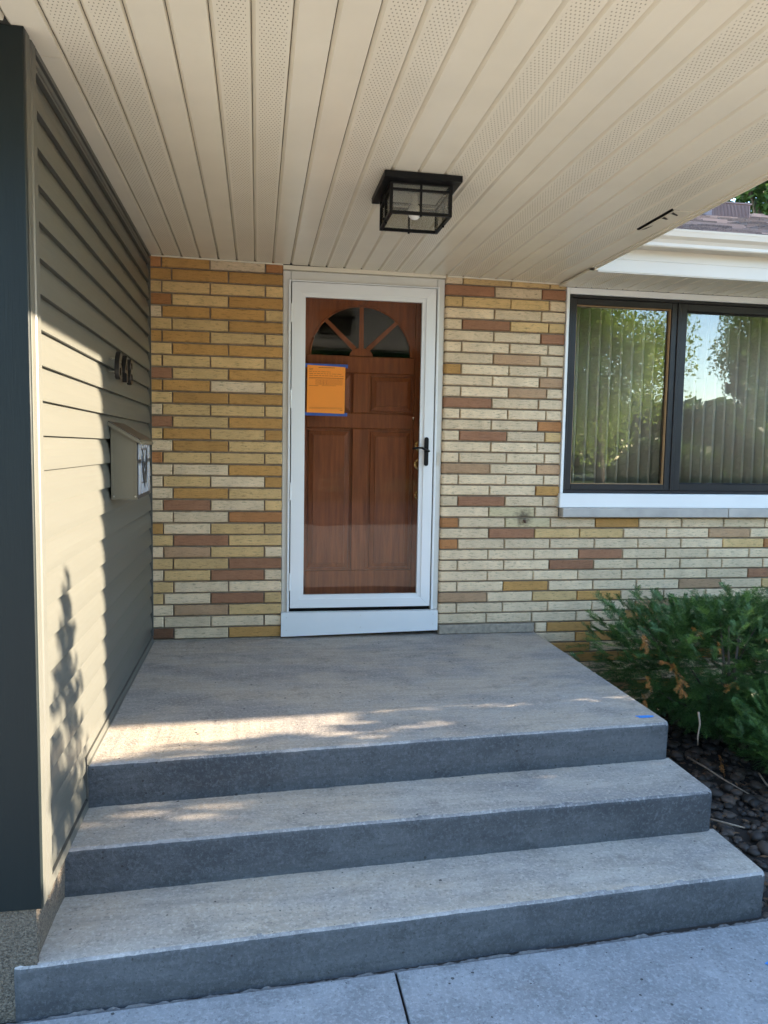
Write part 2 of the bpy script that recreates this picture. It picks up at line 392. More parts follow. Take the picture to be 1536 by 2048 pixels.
# ------------------------------------------------------------------ concrete stoop
st = thing('concrete_stoop', 'grey concrete stoop with three deep steps leading up to the front door', 'steps', (1.2, -1.2, -.6))
def tread(name, yl, yr, back, ztop, xl, xr):
    rd = .020; nx = 160; wob = 0; chip = 0; prof = []
    for i in range(6):
        a = math.pi / 2 * i / 5; prof.append((rd - rd * math.sin(a), -rd + rd * math.cos(a)))   # nosing (dy, dz): top -> front
    prof = [(None, 0)] + prof + [(.006, -.14), (.0, -.70)]
    m = MB(); rows = []
    rnd = random.Random(int(ztop * 1000) + 5)
    for k in range(nx + 1):
        t = k / nx; x = xl + (xr - xl) * t; wob = .8 * wob + rnd.uniform(-.0006, .0006); chip = max(0, .85 * chip + (rnd.uniform(.001, .004) if rnd.random() < .025 else -.0006)); yf = yl + (yr - yl) * t + wob; dz = rnd.uniform(-.0008, .0008) + wob * .5
        if k in (0, nx): yf += .008
        rows.append([(x, back if p[0] is None else yf + p[0] + (chip * .7 if p[1] > -.03 else 0), max(-.62, ztop + p[1] + dz - (chip * .5 if -.03 < p[1] < -.0005 else 0))) for p in prof] + [(x, back, -.62)])
    L = len(rows[0]); vs = [v for r_ in rows for v in r_]; fs = []
    for k in range(nx):
        for i in range(L - 1): fs.append((k * L + i, k * L + i + 1, (k + 1) * L + i + 1, (k + 1) * L + i))
    fs += [tuple(range(L)), tuple(nx * L + i for i in range(L - 1, -1, -1))]
    m.add(vs, fs); o = m.build(name, m_step, st)
    me = o.data
    me.materials.append(m_riser_shaded); me.materials.append(m_nose)
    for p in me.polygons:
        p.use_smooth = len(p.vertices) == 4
        if p.normal.y < -.8: p.material_index = 1  # front faces get the painted shade
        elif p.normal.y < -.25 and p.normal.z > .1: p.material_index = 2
    md = o.modifiers.new('edge', 'EDGE_SPLIT'); md.split_angle = R(40)
    return o
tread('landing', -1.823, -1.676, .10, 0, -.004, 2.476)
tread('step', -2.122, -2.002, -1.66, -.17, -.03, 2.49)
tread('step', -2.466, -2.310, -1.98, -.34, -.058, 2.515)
random.seed(12)
pm = MB()
pv = [(2.40 + .042 * math.cos(a) * (1 + .25 * math.sin(3 * a + 1)), -1.592 + .020 * math.sin(a) * (1 + .3 * math.cos(2 * a)), .0016) for a in [2 * math.pi * k / 16 for k in range(16)]]
pm.add(pv, [tuple(range(16))]).build('paint_mark', m_bluep, st)['label'] = 'blue spray paint mark at the landing corner'

# ------------------------------------------------------------------ brick walls
def brick(par, x0, x1, z0, z1, k, corner=False, rnd=random):
    j = lambda a=.0012: rnd.uniform(-a, a)
    y = rnd.uniform(-.0015, .0015); b = .0035
    m = MB()
    if corner:
        poly = [(x0 + .016, y), (x1, y + .001), (x1, y + .06), (x0, y + .085), (x0, y + .016), (x0 + .0045, y + .005)]
        zi = b
        n = len(poly); inner = [(px + (.003 if px < x0 + .01 else 0), py + (.003 if py < y + .012 else 0)) for px, py in poly]
        vs = [(p[0], p[1], z0) for p in inner] + [(p[0], p[1], z0 + zi) for p in poly] + [(p[0], p[1], z1 - zi) for p in poly] + [(p[0], p[1], z1) for p in inner]
        fs = [tuple(range(n - 1, -1, -1)), tuple(range(3 * n, 4 * n))]
        for l in range(3):
            for i in range(n): q = (i + 1) % n; fs.append((l * n + i, l * n + q, (l + 1) * n + q, (l + 1) * n + i))
        m.add(vs, fs)
    else:
        fr = [(x0 + b + j(), y, z0 + b + j()), (x1 - b + j(), y + j(.001), z0 + b + j()), (x1 - b + j(), y + j(.001), z1 - b + j()), (x0 + b + j(), y, z1 - b + j())]
        sh = [(x0 + j(), y + b, z0), (x1 + j(), y + b, z0), (x1 + j(), y + b, z1), (x0 + j(), y + b, z1)]
        bk = [(x0, .06, z0), (x1, .06, z0), (x1, .06, z1), (x0, .06, z1)]
        fs = [(0, 1, 2, 3)]
        for i in range(4):
            q = (i + 1) % 4; fs += [(4 + i, 4 + q, q, i), (8 + i, 8 + q, 4 + q, 4 + i)]
        m.add(fr + sh + bk, fs)
    return m.build('brick', BR[k], par)
J = .0058
lw = thing('brick_wall', 'narrow wall of long yellow and tan bricks between the siding and the front door', 'brick wall', (.4, 0, 0))
box('mortar', m_mortar, lw, 0, .792, .018, .2, 0, 2.33)
LR = "totto ttt cccc oct cttc cct ttcc ctt cccc rct ttcc ctt cccc rct ctct ctc occc cct ccct ctc crcc cco tccc crc cpcc ccr ccrc ccc ccrc cpc cccc dct".split()
LR[0] = 'otco'
LA, LBj = [.004, .143, .473, .797], [.004, .085, .3655, .6915, .797]
rb = random.Random(5)
for i, row in enumerate(LR):
    zt = 2.248 - .0722 * (i - 1); zb = zt - .0722
    zt -= J if i else 0; zb += J
    if i == 0: zt = 2.315
    js = LBj if len(row) == 4 else LA
    for k, ch in enumerate(row):
        sh = rb.uniform(-.004, .004)
        x0 = js[k] + (J * .75 if k else 0); x1 = js[k + 1] - (J * .75 if k < len(row) - 1 else 0)
        brick(lw, x0, x1, zb, zt, 'g' if ch == 'c' and rb.random() < .93 - .022 * i else ch, rnd=rb)  # painted warm bounce: cream turns gold more often towards the top
rw = thing('brick_wall', 'long cream brick wall under the picture window right of the front door', 'brick wall', (3.4, 0, -.6))
MB().box(1.822, 2.612, .018, .2, -.6, 2.33).build('mortar', m_mortar, rw)
MB().box(2.612, 6, .018, .2, -.6, .774).build('mortar', m_mortar, rw)
RR = "cccc rcr cccc ccc ctcc ccr cccc cpc tccc ccp ccpc rcc cccc cco crcc ccc cccc pcp cccc cct crcc csc".split()
RR[4] = 'crcc'
RP, RQ = [1.812, 1.9235, 2.2415, 2.501, 2.612], [1.812, 2.1335, 2.449, 2.612]
LOW = ["ocsctcccccccc", "crccccpcccc", "occcccccocccc", "cccrccccccc", "cccrccccccccc", "cccccccrccc", "cctcccpcccccc", "pcctccccccc", "cccccpccccccc", "cccctccrccc"]
for i in range(40):
    zt = 2.244 - .0702 * (i - 1); zb = zt - .0702
    zt -= J; zb += J
    if i == 0: zt = 2.30
    if zb < -.55: break
    P = i % 2 == 0
    if i < 22:
        row = RR[i]; js = RP if len(row) == 4 else RQ
    else:
        if i < 32: row = LOW[i - 22]
        else: row = ''.join(rb.choice('ccccccpt') for _ in range(14))
        js = [1.812, 1.932] if P else [1.812]
        x = 1.932 if P else 2.137 - .3145
        while js[-1] < 6:
            x += .3145; js.append(x)
        row = row + ''.join(rb.choice('ccccccto') for _ in range(20))
    for k in range(len(js) - 1):
        x0 = js[k] + (J * .75 if k else 0); x1 = js[k + 1] - J * .75
        if i < 22 and k == len(js) - 2: x1 = js[k + 1]
        if i >= 32:
            if x1 < 2.50: continue
            x0 = max(x0, 2.484)
        if x1 > 5.99: continue
        brick(rw, x0, x1, zb, zt, 'g' if row[k] == 'c' and rb.random() < (.9 - .13 * i if i < 7 else .05) else row[k], corner=(k == 0), rnd=rb)  # upper rows get the same painted warm bounce
MB().bbox(1.818, 2.470, -.004, .05, .001, .061, .006).build('mortar_patch', m_patch, rw)
MB().bbox(.004, .79, -.003, .05, .0005, .006, .002).build('mortar_patch', m_patch, lw)
# side reveal of door recess (brick backing)
# rusty bolt in the wall
hk = thing('wall_bolt', 'small rusty bolt in a sooty brick left of the window sill', 'bolt', (2.377, 0, .745))
MB().tube([(2.377, .012, .748), (2.377, -.018, .748)], .007, 8).build('shank', m_rust, hk)
MB().tube([(2.377, -.018, .752), (2.378, -.021, .735)], .008, 6).build('eye', m_rust, hk)

# ------------------------------------------------------------------ siding wall on the left
sw = thing('siding_wall', 'sage green lap siding wall on the left, part sunlit, with a corner post', 'siding wall', (0, -1.2, -.6))
box('wall_core', m_siding_trim, sw, -.2, 0, -2.445, -.002, -.160, 2.36)
LAP = .1035
def board(z0, zlo, zhi, y0, y1):
    def xo(t): return .0185 - .0035 * t * t * 2 - .0105 * t ** 3
    lo = max(0, (zlo - z0) / LAP); hi = min(1, (zhi - z0) / LAP)
    ts = [lo + (hi - lo) * k / 5 for k in range(6)]
    poly = [(xo(t), z0 + LAP * t) for t in ts]
    poly = poly + [(.001, z0 + LAP * ts[-1]), (.001, z0 + LAP * ts[0] + .001)]
    m = MB().prism(poly, y0, y1, 'y'); o = m.build('siding_board', m_siding, sw)
    return o
k = -2
while .088 + LAP * k < 2.27:
    z0 = .088 + LAP * k
    if z0 + LAP < .036: board(z0, z0, 9, -2.343, -1.842)
    elif z0 < .036:
        board(z0, z0, 9, -2.343, -1.842); board(z0, .037, 9, -1.8415, -.020)
    else: board(z0, z0, min(2.278, 9), -2.343, -.020)
    k += 1
# corner post: two flutes facing the porch
MB().prism([(0, -2.446), (.024, -2.446), (.026, -2.440), (.026, -2.405), (.022, -2.399), (.022, -2.392), (.026, -2.386), (.027, -2.352), (.024, -2.344), (0, -2.344)], -.165, 2.325, 'z').build('corner_post', m_siding_trim, sw)
MB().bbox(-.75, .0255, -2.462, -2.4465, -.165, 2.315, .003).build('front_board', m_teal, sw)['label'] = 'dark teal painted board facing the walk'
# channels
box('corner_channel', m_siding_trim, sw, 0, .024, -.007, -.0005, .036, 2.30)
box('channel_gap', m_dark_trim, sw, 0, .006, -.0205, -.0072, .036, 2.30)
MB().prism([(0, 2.272), (.020, 2.272), (.022, 2.276), (.022, 2.290), (.010, 2.292), (.010, 2.298), (.026, 2.300), (.026, 2.325), (0, 2.325)], -2.343, -.021, 'y').build('top_trim', m_siding_trim, sw)
MB().prism([(0, .002), (.030, .002), (.030, .006), (.024, .008), (.022, .034), (0, .034)], -1.84, -.008, 'y').build('base_flashing', m_siding_trim, sw)
box('base_flashing', m_cap, sw, 0, .023, -1.8415, -1.827, -.128, .0345)
MB().prism([(0, -.165), (.024, -.165), (.022, -.134), (0, -.134)], -2.343, -1.83, 'y').build('base_flashing', m_siding_trim, sw)
# foundation
fd = MB(); random.seed(9)
ny = 14; zs = [-.62, -.5, -.38, -.27, -.168]
for a in range(ny + 1):
    for zz in zs: fd.v.append((random.uniform(-.006, .006) + (.006 if zz > -.3 else 0), -2.44 + 2.4 * a / ny, zz))
nz = len(zs)
for a in range(ny):
    for b in range(nz - 1): fd.f.append((a * nz + b, (a + 1) * nz + b, (a + 1) * nz + b + 1, a * nz + b + 1))
fd.add([(.006, -2.452, -.62), (.006, -2.452, -.168), (-.8, -2.452, -.168), (-.8, -2.452, -.62), (.003, -2.44, -.62), (.009, -2.44, -.168)], [(0, 1, 2, 3), (4, 5, 1, 0)])
fd.build('foundation', m_found, sw)

# house numbers
for ch, y, lab in (('6', -1.285, 'dark metal house numeral 6 on the siding, nearest the corner post'), ('4', -1.135, 'dark metal house numeral 4 between the 6 and the 8'), ('8', -.985, 'dark metal house numeral 8 on the siding, nearest the brick')):
    cu_ = bpy.data.curves.new('house_number', 'FONT'); cu_.body = ch; cu_.size = .172; cu_.extrude = .009; cu_.bevel_depth = .0008
    tmp = bpy.data.objects.new('house_number_text', cu_); COL.objects.link(tmp); bpy.context.view_layer.update()
    me = bpy.data.meshes.new_from_object(tmp.evaluated_get(bpy.context.evaluated_depsgraph_get()))
    bpy.data.objects.remove(tmp); me.name = 'house_number'; me.materials.clear(); me.materials.append(m_num)
    o = bpy.data.objects.new('house_number', me); COL.objects.link(o)
    o.location = (.052, y - .02, 1.485); o.rotation_euler = (R(90), 0, R(90))
    tag(o, lab, 'house number', 'house numbers on the siding')
    for q in ((.03, .03), (.07, .09)):
        pn = MB().tube([(*q, -.009), (*q, -.04)], .003, 6).build('standoff', m_steel); pn.parent = o

# mailbox
mb = thing('mailbox', 'taupe wall mailbox with leaded glass front hung on the siding', 'mailbox', (.02, -1.11, .965))
Y0, Y1 = -1.29, -.925
MB().prism([(.022, .965), (.130, .965), (.130, 1.222), (.022, 1.285)], Y0, Y1, 'y').build('body', m_box, mb)
sp = MB()
for a, b in (((.022, .965), (.030, 1.28)), ((.122, .965), (.130, 1.224))): sp.box(a[0], b[0], Y0 - .0025, Y0, a[1], b[1] - .006)
sp.box(.030, .122, Y0 - .0025, Y0, .965, .976)
sp.build('side_rim', m_box, mb)
MB().prism([(.012, 1.284), (.150, 1.205), (.150, 1.216), (.143, 1.224), (.012, 1.300)], Y0 - .014, Y1 + .014, 'y').build('lid', m_box, mb)
MB().prism([(.016, 1.3035), (.012, 1.3005), (.143, 1.2245), (.147, 1.2265)], Y0 - .008, Y1 + .014, 'y').build('lid_top', m_box_dark, mb)
MB().box(.1305, .134, Y0 + .004, Y1 - .004, .967, 1.212).build('front_frame', m_lead, mb)
def pane(y0, y1, z0, z1): MB().box(.134, .1365, y0, y1, z0, z1).build('front_glass', m_milk, mb)
ya, yb2 = Y0 + .012, Y1 - .016
cm = (ya + yb2) / 2; hw = .074
b_ = .021
zA, zB, zC, zD, zE = .985, 1.045, 1.13, 1.18, 1.207
for (u0, u1) in ((ya, cm - hw - b_), (cm + hw + b_, yb2)):
    pane(u0, u1, zA, 1.122); pane(u0, u1, 1.140, zE)
for (u0, u1) in ((cm - hw, cm - .040), (cm - .019, cm + .019), (cm + .040, cm + hw)):
    pane(u0, u1, zA, 1.030); pane(u0, u1, 1.187, zE)
MB().box(.134, .136, cm - hw, cm + hw, 1.038, 1.180).build('front_glass', m_milk, mb)
lead = MB()
for q in range(4):
    zt = 1.180 - q * .026; za = 1.110 - q * .02
    for s in (-1, 1):
        lead.prism([(cm + s * hw * .98, zt), (cm + s * hw * .80, zt), (cm, za - .004), (cm, za - .016)] if q == 0 else
                   [(cm + s * hw * .98, zt), (cm + s * hw * .98, zt - .016), (cm, za - .044), (cm, za - .024)], .1362, .1385, 'x')
lead.build('leading', m_lead, mb)
for yy, zz in ((Y0 - .003, .978),):
    for xx in (.032, .122): MB().ball((xx, yy, zz), .004, 6).build('rivet', m_steel, mb)

# ------------------------------------------------------------------ door
sdr = thing('storm_door', 'white full view storm door with black lever handle over the wooden door', 'storm door', (1.3, 0, .02))
L0, L1, B0, T0 = .853, 1.753, .192, 2.207
G0, G1, GB, GT = .936, 1.666, .274, 2.121
YF = .004
def mitre_frame(x0, x1, z0, z1, a0, a1, c0, c1, yo, yi, yb_):       # outer rect -> inner rect with mitred joints, y outer, y inner
    o4 = [(x0, z0), (x1, z0), (x1, z1), (x0, z1)]; i4 = [(a0, c0), (a1, c0), (a1, c1), (a0, c1)]
    vs = [(p[0], yo, p[1]) for p in o4] + [(p[0], yi, p[1]) for p in i4] + [(p[0], yb_, p[1]) for p in o4] + [(p[0], yb_, p[1]) for p in i4]
    fs = []
    for i in range(4):
        j = (i + 1) % 4
        fs += [(i, j, 4 + j, 4 + i), (8 + i, i, 4 + i, 12 + i)[:0] or (8 + j, 8 + i, 12 + i, 12 + j), (i, 8 + i, 8 + j, j), (4 + i, 4 + j, 12 + j, 12 + i)]
    return vs, fs
e = .0006
# rails and stiles as separate mitred pieces
def mitre_piece(side, mat, name, rect, inner, yo, yb_):
    (x0, x1, z0, z1), (a0, a1, c0, c1) = rect, inner
    o4 = [(x0, z0), (x1, z0), (x1, z1), (x0, z1)]; i4 = [(a0, c0), (a1, c0), (a1, c1), (a0, c1)]
    i = side; j = (i + 1) % 4
    q = [o4[i], o4[j], i4[j], i4[i]]
    cx_ = sum(p[0] for p in q) / 4; cz_ = sum(p[1] for p in q) / 4
    q = [(cx_ + (p[0] - cx_) * (1 - e), cz_ + (p[1] - cz_) * (1 - e)) for p in q]
    vs = [(p[0], yo, p[1]) for p in q] + [(p[0], yb_, p[1]) for p in q]
    MB().add(vs, [(0, 1, 2, 3), (7, 6, 5, 4), (0, 4, 5, 1), (1, 5, 6, 2), (2, 6, 7, 3), (3, 7, 4, 0)]).build(name, mat, sdr)
D1 = (G0 - .026, G1 + .026, GB - .026, GT + .026)
for sd_, nm in ((0, 'bottom_rail'), (1, 'stile'), (2, 'top_rail'), (3, 'stile')):
    mitre_piece(sd_, m_door_white, nm, (L0, L1, B0, T0), D1, YF, YF + .035)
    mitre_piece(sd_, m_door_white, 'glazing_bead', D1, (G0, G1, GB, GT), YF + .006, YF + .03)
box('glass_pane', m_doorglass, sdr, G0 - .004, G1 + .004, YF + .0135, YF + .0175, GB - .004, GT + .004)
# jambs
MB().bbox(.7985, .8455, .018, .16, .165, 2.275, .004).build('door_jamb', m_jamb, sdr)
MB().bbox(.832, .8455, .0015, .0175, .168, 2.22, .002).build('hinge_rail', m_door_white, sdr)
MB().bbox(1.762, 1.8115, .018, .16, .165, 2.275, .004).build('door_jamb', m_jamb, sdr)
MB().bbox(1.762, 1.775, .004, .0175, .168, 2.22, .002).build('latch_rail', m_door_white, sdr)
MB().bbox(.8465, 1.761, .018, .16, 2.216, 2.275, .004).build('head_jamb', m_jamb, sdr)
MB().bbox(.836, 1.775, .002, .0175, 2.2105, 2.2195, .002).build('drip_cap', m_door_white, sdr)
box('door_reveal', m_black, sdr, .8465, 1.761, .05, .06, .150, .19)
for zz in (.36, .93, 1.50, 2.02):
    MB().tube([(.8495, .001, zz - .055), (.8495, .001, zz + .055)], .0042, 8).build('hinge', m_door_white, sdr)
kp = MB().add([(.797, -.012, .014), (1.806, -.012, .034), (1.806, -.012, .164), (.797, -.012, .166), (.797, .03, .014), (1.806, .03, .034), (1.806, .03, .164), (.797, .03, .166)],
              [(0, 1, 2, 3), (4, 7, 6, 5), (0, 4, 5, 1), (1, 5, 6, 2), (2, 6, 7, 3), (3, 7, 4, 0)]).build('kick_plate', m_white, sdr)
for xx, zz in ((.83, .135), (.83, .055), (1.30, .142), (1.30, .065), (1.775, .140), (1.775, .075)):
    MB().ball((xx, -.0125, zz), .0035, 6, (1, .4, 1)).build('screw', m_steel, sdr)
# handle
ep = [(1.709 + .0135 * math.cos(a), 1.268 + .0135 * math.sin(a)) for a in [math.pi * k / 8 for k in range(9)]] + [(1.709 + .0135 * math.cos(a), 1.112 + .0135 * math.sin(a)) for a in [math.pi + math.pi * k / 8 for k in range(9)]]
MB().prism(ep, YF - .010, YF - .0005, 'y').build('escutcheon', m_black, sdr)
MB().tube([(1.709, YF - .004, 1.197), (1.709, YF - .045, 1.197)], .009, 8).build('spindle', m_black, sdr)
MB().tube([(1.722, YF - .044, 1.193), (1.706, YF - .046, 1.194), (1.69, YF - .048, 1.205), (1.668, YF - .050, 1.213), (1.645, YF - .050, 1.2125), (1.620, YF - .050, 1.208), (1.610, YF - .050, 1.2085)], [.006, .0085, .008, .0065, .006, .0065, .005], 8).build('lever', m_black, sdr, True)
MB().bbox(1.781, 1.797, .013, .0178, 1.105, 1.185, .001).build('strike_plate', m_steel, sdr)

ed = thing('entry_door', 'stained brown wooden entry door with a fanlight behind the storm door glass', 'door', (1.3, .15, .2))
YD = .135
box('door_slab', m_wood, ed, .86, 1.755, YD + .022, YD + .05, .17, 2.20)
def rail(name, x0, x1, z0, z1): MB().bbox(x0, x1, YD, YD + .0215, z0, z1, .004).build(name, m_wood, ed)
rail('stile', .862, .951, .172, 2.19); rail('stile', 1.652, 1.753, .172, 2.19)
rail('rail', .952, 1.651, .172, .408); rail('rail', .952, 1.651, 1.331, 1.428); rail('rail', .952, 1.651, 1.683, 1.790)
rail('mullion', 1.250, 1.352, .409, 1.330); rail('mullion', 1.250, 1.352, 1.429, 1.682)
def raised(x0, x1, z0, z1):
    a, b = .016, .046
    vs = []
    for d, y in ((0, YD + .0205), (a, YD + .0212), (a + .003, YD + .012), (b, YD + .004), (b + .002, YD - .001)):
        vs += [(x0 + d, y, z0 + d), (x1 - d, y, z0 + d), (x1 - d, y, z1 - d), (x0 + d, y, z1 - d)]
    fs = [(16, 17, 18, 19)]
    for l in range(4):
        for i in range(4): j = (i + 1) % 4; fs.append((l * 4 + i, l * 4 + j, (l + 1) * 4 + j, (l + 1) * 4 + i))
    MB().add(vs, fs).build('raised_panel', m_wood, ed)
raised(.952, 1.249, .409, 1.330); raised(1.353, 1.651, .409, 1.330); raised(.952, 1.249, 1.429, 1.682); raised(1.353, 1.651, 1.429, 1.682)
# fanlight surround: top field with a half-oval hole
cx, cz, ax, az = 1.300, 1.792, .325, .312
ang = [math.pi * k / 28 for k in range(29)]
arc = [(cx + ax * math.cos(a), cz + az * math.sin(a)) for a in ang]
def rect_pt(a):
    c, s = math.cos(a), math.sin(a)
    t = min(.3505 / max(1e-6, abs(c)), .398 / max(1e-6, s)); return (cx + c * t, cz + s * t)
out_ = [rect_pt(a) for a in ang]
fm = MB(); vs = []; n = 29
for lst, y in ((arc, YD + .002), (out_, YD + .002), (arc, YD + .02), (out_, YD + .02)): vs += [(p[0], y, p[1]) for p in lst]
fs = []
for i in range(n - 1): fs += [(i, i + 1, n + i + 1, n + i), (i, 2 * n + i, 2 * n + i + 1, i + 1)]
fm.add(vs, fs).build('fanlight_surround', m_wood, ed)
mo = MB()
pts = [(p[0], YD + .003, p[1]) for p in arc]; mo.tube(pts, .007, 6); mo.build('fanlight_moulding', m_wood, ed, True)
for a0, a1 in ((0, 45), (45, 90), (90, 135), (135, 180)):
    P = [(cx, cz)] + [(cx + ax * math.cos(R(a0 + (a1 - a0) * k / 6)), cz + az * math.sin(R(a0 + (a1 - a0) * k / 6))) for k in range(7)]
    MB().prism(P, YD + .013, YD + .017, 'y').build('fanlight_pane', m_fanglass, ed)
box('fanlight_backing', m_room, ed, .96, 1.64, YD + .0205, YD + .0216, 1.795, 2.11)
for a, r0 in ((45, .06), (90, .05), (135, .06)):
    c, s = math.cos(R(a)), math.sin(R(a)); x1, z1 = cx + ax * c * .99, cz + az * s * .99; h = .015
    MB().prism([(cx + r0 * c - s * h, cz + r0 * s + c * h), (cx + r0 * c + s * h, cz + r0 * s - c * h), (x1 + s * h * .8, z1 - c * h * .8), (x1 - s * h * .8, z1 + c * h * .8)], YD + .003, YD + .0125, 'y').build('glazing_bar', m_wood, ed)
MB().prism([(cx + .075 * math.cos(a), cz + .05 * math.sin(a)) for a in [math.pi * k / 10 for k in range(11)]], YD + .0005, YD + .0122, 'y').build('fanlight_hub', m_wood, ed)
for zz, rr, nm in ((1.225, .033, 'deadbolt'), (1.105, .036, 'lock_rose'), (.905, .030, 'door_knob')):
    b = MB().tube([(1.693, YD - .001, zz), (1.693, YD - .008, zz), (1.693, YD - .012, zz)], [rr, rr, rr * .8], 16)
    if nm != 'lock_rose': b.tube([(1.693, YD - .012, zz), (1.693, YD - .022, zz)], .012, 10).ball((1.693, YD - .034, zz), .022, 12, (1, .7, 1))
    b.build(nm, m_brass, ed)

no = thing('paper_notice', 'bright orange printed notice taped inside the storm door glass', 'notice', (1.07, .024, 1.42))
MB().add([(.949, .0245, 1.421), (1.184, .0245, 1.417), (1.187, .0245, 1.706), (.951, .0245, 1.713), (.949, .0252, 1.421), (1.184, .0252, 1.417), (1.187, .0252, 1.706), (.951, .0252, 1.713)],
         [(0, 1, 2, 3), (7, 6, 5, 4), (0, 4, 5, 1), (1, 5, 6, 2), (2, 6, 7, 3), (3, 7, 4, 0)]).build('sheet', m_paper, no)
pr = MB(); rp = random.Random(4)
def dash(x0, x1, z, h=.0022): pr.box(x0, x1, .0238, .0243, z, z + h)
x = 1.02
while x < 1.115: dash(x, x + .008, 1.697, .004); x += .0092
for z in (1.690, 1.682): dash(.962, .962 + rp.uniform(.02, .04), z)
for z in (1.672, 1.660, 1.648):
    x = .962
    while x < 1.16 - (.06 if z > 1.67 else 0):
        wd = rp.uniform(.008, .03); dash(x, x + wd, z); x += wd + .005
dash(.962, 1.175, 1.634, .003); dash(.962, 1.175, 1.628, .0012)
for q in range(6): dash(1.00, 1.17, 1.622 - q * .0055, .0012)
for xx in (1.03, 1.05, 1.07): pr.box(xx, xx + .001, .0238, .0243, 1.594, 1.622)
dash(.96, 1.02, 1.586, .002); dash(1.04, 1.13, 1.588, .0015)
for z in (1.452, 1.446): dash(.962, 1.17, z, .0014)
dash(1.155, 1.172, 1.437, .003)
pr.build('printed_text', m_ink, no, kind='stuff')
for z0, z1, xa, xb in ((1.700, 1.722, .938, 1.203), (1.402, 1.423, .938, 1.202)):
    MB().box(xa, xb, .0255, .0262, z0, z1).build('tape_strip', m_tape, no)

# ------------------------------------------------------------------ window and blind
wn = thing('picture_window', 'dark bronze framed picture window over a white and limestone sill', 'window', (4.0, 0, .78))
WX1 = 5.6
MB().bbox(2.6135, 2.634, -.012, .12, .9315, 2.262, .003).build('side_casing', m_white, wn)
MB().bbox(2.6345, WX1, -.010, .12, 2.222, 2.262, .003).build('head_casing', m_white, wn)
MB().bbox(2.606, WX1, -.030, .12, .838, .931, .004).build('white_sill', m_white, wn)
MB().bbox(2.622, 3.813, -.052, .12, .776, .8372, .004).build('sill_stone', m_stone, wn)
MB().bbox(3.819, 5.02, -.050, .12, .776, .8372, .004).build('sill_stone', m_stone, wn)
MB().bbox(5.026, WX1, -.051, .12, .776, .8372, .004).build('sill_stone', m_stone, wn)
def frame(name, par, x0, x1, z0, z1, t, y0, y1, mat):
    m = MB()
    m.bbox(x0, x0 + t, y0, y1, z0, z1, .003).bbox(x1 - t, x1, y0, y1, z0, z1, .003)
    m.bbox(x0 + t, x1 - t, y0 + .0005, y1, z0, z0 + t, .003).bbox(x0 + t, x1 - t, y0 + .0005, y1, z1 - t, z1, .003)
    return m.build(name, mat, par)
frame('frame', wn, 2.6345, WX1, .9315, 2.2215, .020, .002, .11, m_bronze)
MB().bbox(3.405, 3.428, .004, .11, .952, 2.201, .003).build('mullion', m_bronze, wn)
for x0, x1, t in ((2.655, 3.404, .040), (3.429, WX1 - .021, .048)):
    sh = frame('sash', wn, x0, x1, .952, 2.201, t, .012, .09, m_bronze)
    lb = .006
    frame('glazing_liner', wn, x0 + t, x1 - t, .952 + t, 2.201 - t, lb, .022, .045, m_warm if x0 < 3 else m_bronze)
    gp = MB().box(x0 + t, x1 - t, .046, .052, .952 + t, 2.201 - t).build('glass_pane', m_winglass, sh)
bl = thing('vertical_blind', 'closed olive vertical blind hanging inside the picture window', 'blind', (4, .18, 1))
box('headrail', m_blind, bl, 2.64, 5.6, .14, .20, 2.17, 2.21)
x = 2.66
base_v = None
while x < 5.55:
    a = R(48 + random.uniform(-4, 4)); hw_ = .046; c, s = math.cos(a) * hw_, math.sin(a) * hw_
    m = MB(); nseg = 4; vs = []
    for k_ in range(nseg + 1):
        tt = -1 + 2 * k_ / nseg; bow = .006 * (1 - tt * tt)
        px, py = x + tt * c + bow * math.sin(a), .17 - tt * s - bow * math.cos(a)
        for (dy, zz) in ((0, .90), (0, 2.17), (.0012, 2.17), (.0012, .90)): vs.append((px, py + dy, zz))
    fs = []
    for k_ in range(nseg):
        for q in range(4): r2 = (q + 1) % 4; fs.append((k_ * 4 + q, k_ * 4 + r2, k_ * 4 + 4 + r2, k_ * 4 + 4 + q))
    fs += [(3, 2, 1, 0), (nseg * 4, nseg * 4 + 1, nseg * 4 + 2, nseg * 4 + 3)]
    m.add(vs, fs).build('slat', m_blind, bl, True)
    x += .079
# the room behind
rm = MB()
rm.box(2.0, 6.0, .30, .34, -.5, .80).box(2.0, 2.05, .125, 4, -.5, 2.5).box(6.0, 6.05, .125, 4, -.5, 2.5).box(2.0, 6.05, 4, 4.05, -.5, 2.5).box(2.0, 6.05, .125, 4.05, -.5, -.45).box(2.0, 6.05, .125, 4.05, 2.45, 2.5).box(2.62, 5.6, .125, .34, .77, .83)
rm.build('interior_wall', m_room, kind='structure')
MB().box(.0, 2.0, .2, .24, -.5, 2.34).box(5.6, 6.0, .012, .2, .774, 2.26).build('interior_wall', m_room, kind='structure')

# ------------------------------------------------------------------ porch roof with soffit
pr_ = thing('porch_roof', 'beige porch roof soffit of plain and vented strips over the stoop', 'porch roof', (1.3, -1.5, 2.3))
def zc(x): return 2.316 - .0137 * x
YP = -3.35
def strip(x0, x1, holes, y0=YP, y1=-.006, lab=None, left=True, dz0=0, dz1=0):
    def z(x): return zc(x)
    prof = [(x0 + .0008, z(x0) + .0120), (x0 + .0118, z(x0)), (x1 - .0040, z(x1)), (x1 - .0008, z(x1) + .0120), (x1 - .0018, z(x1) + .0130), (x1 - .0050, z(x1) + .002), (x0 + .0128, z(x0) + .002), (x0 + .0014, z(x0) + .0138)]
    o = MB().prism(prof, y0, y1, 'y').build('soffit_panel', m_sofh if holes else m_sof, pr_)
    if lab: o['label'] = lab
    return o
PX0, PXS = .091, .1073
strip(-.016, PX0, False, -2.30); 
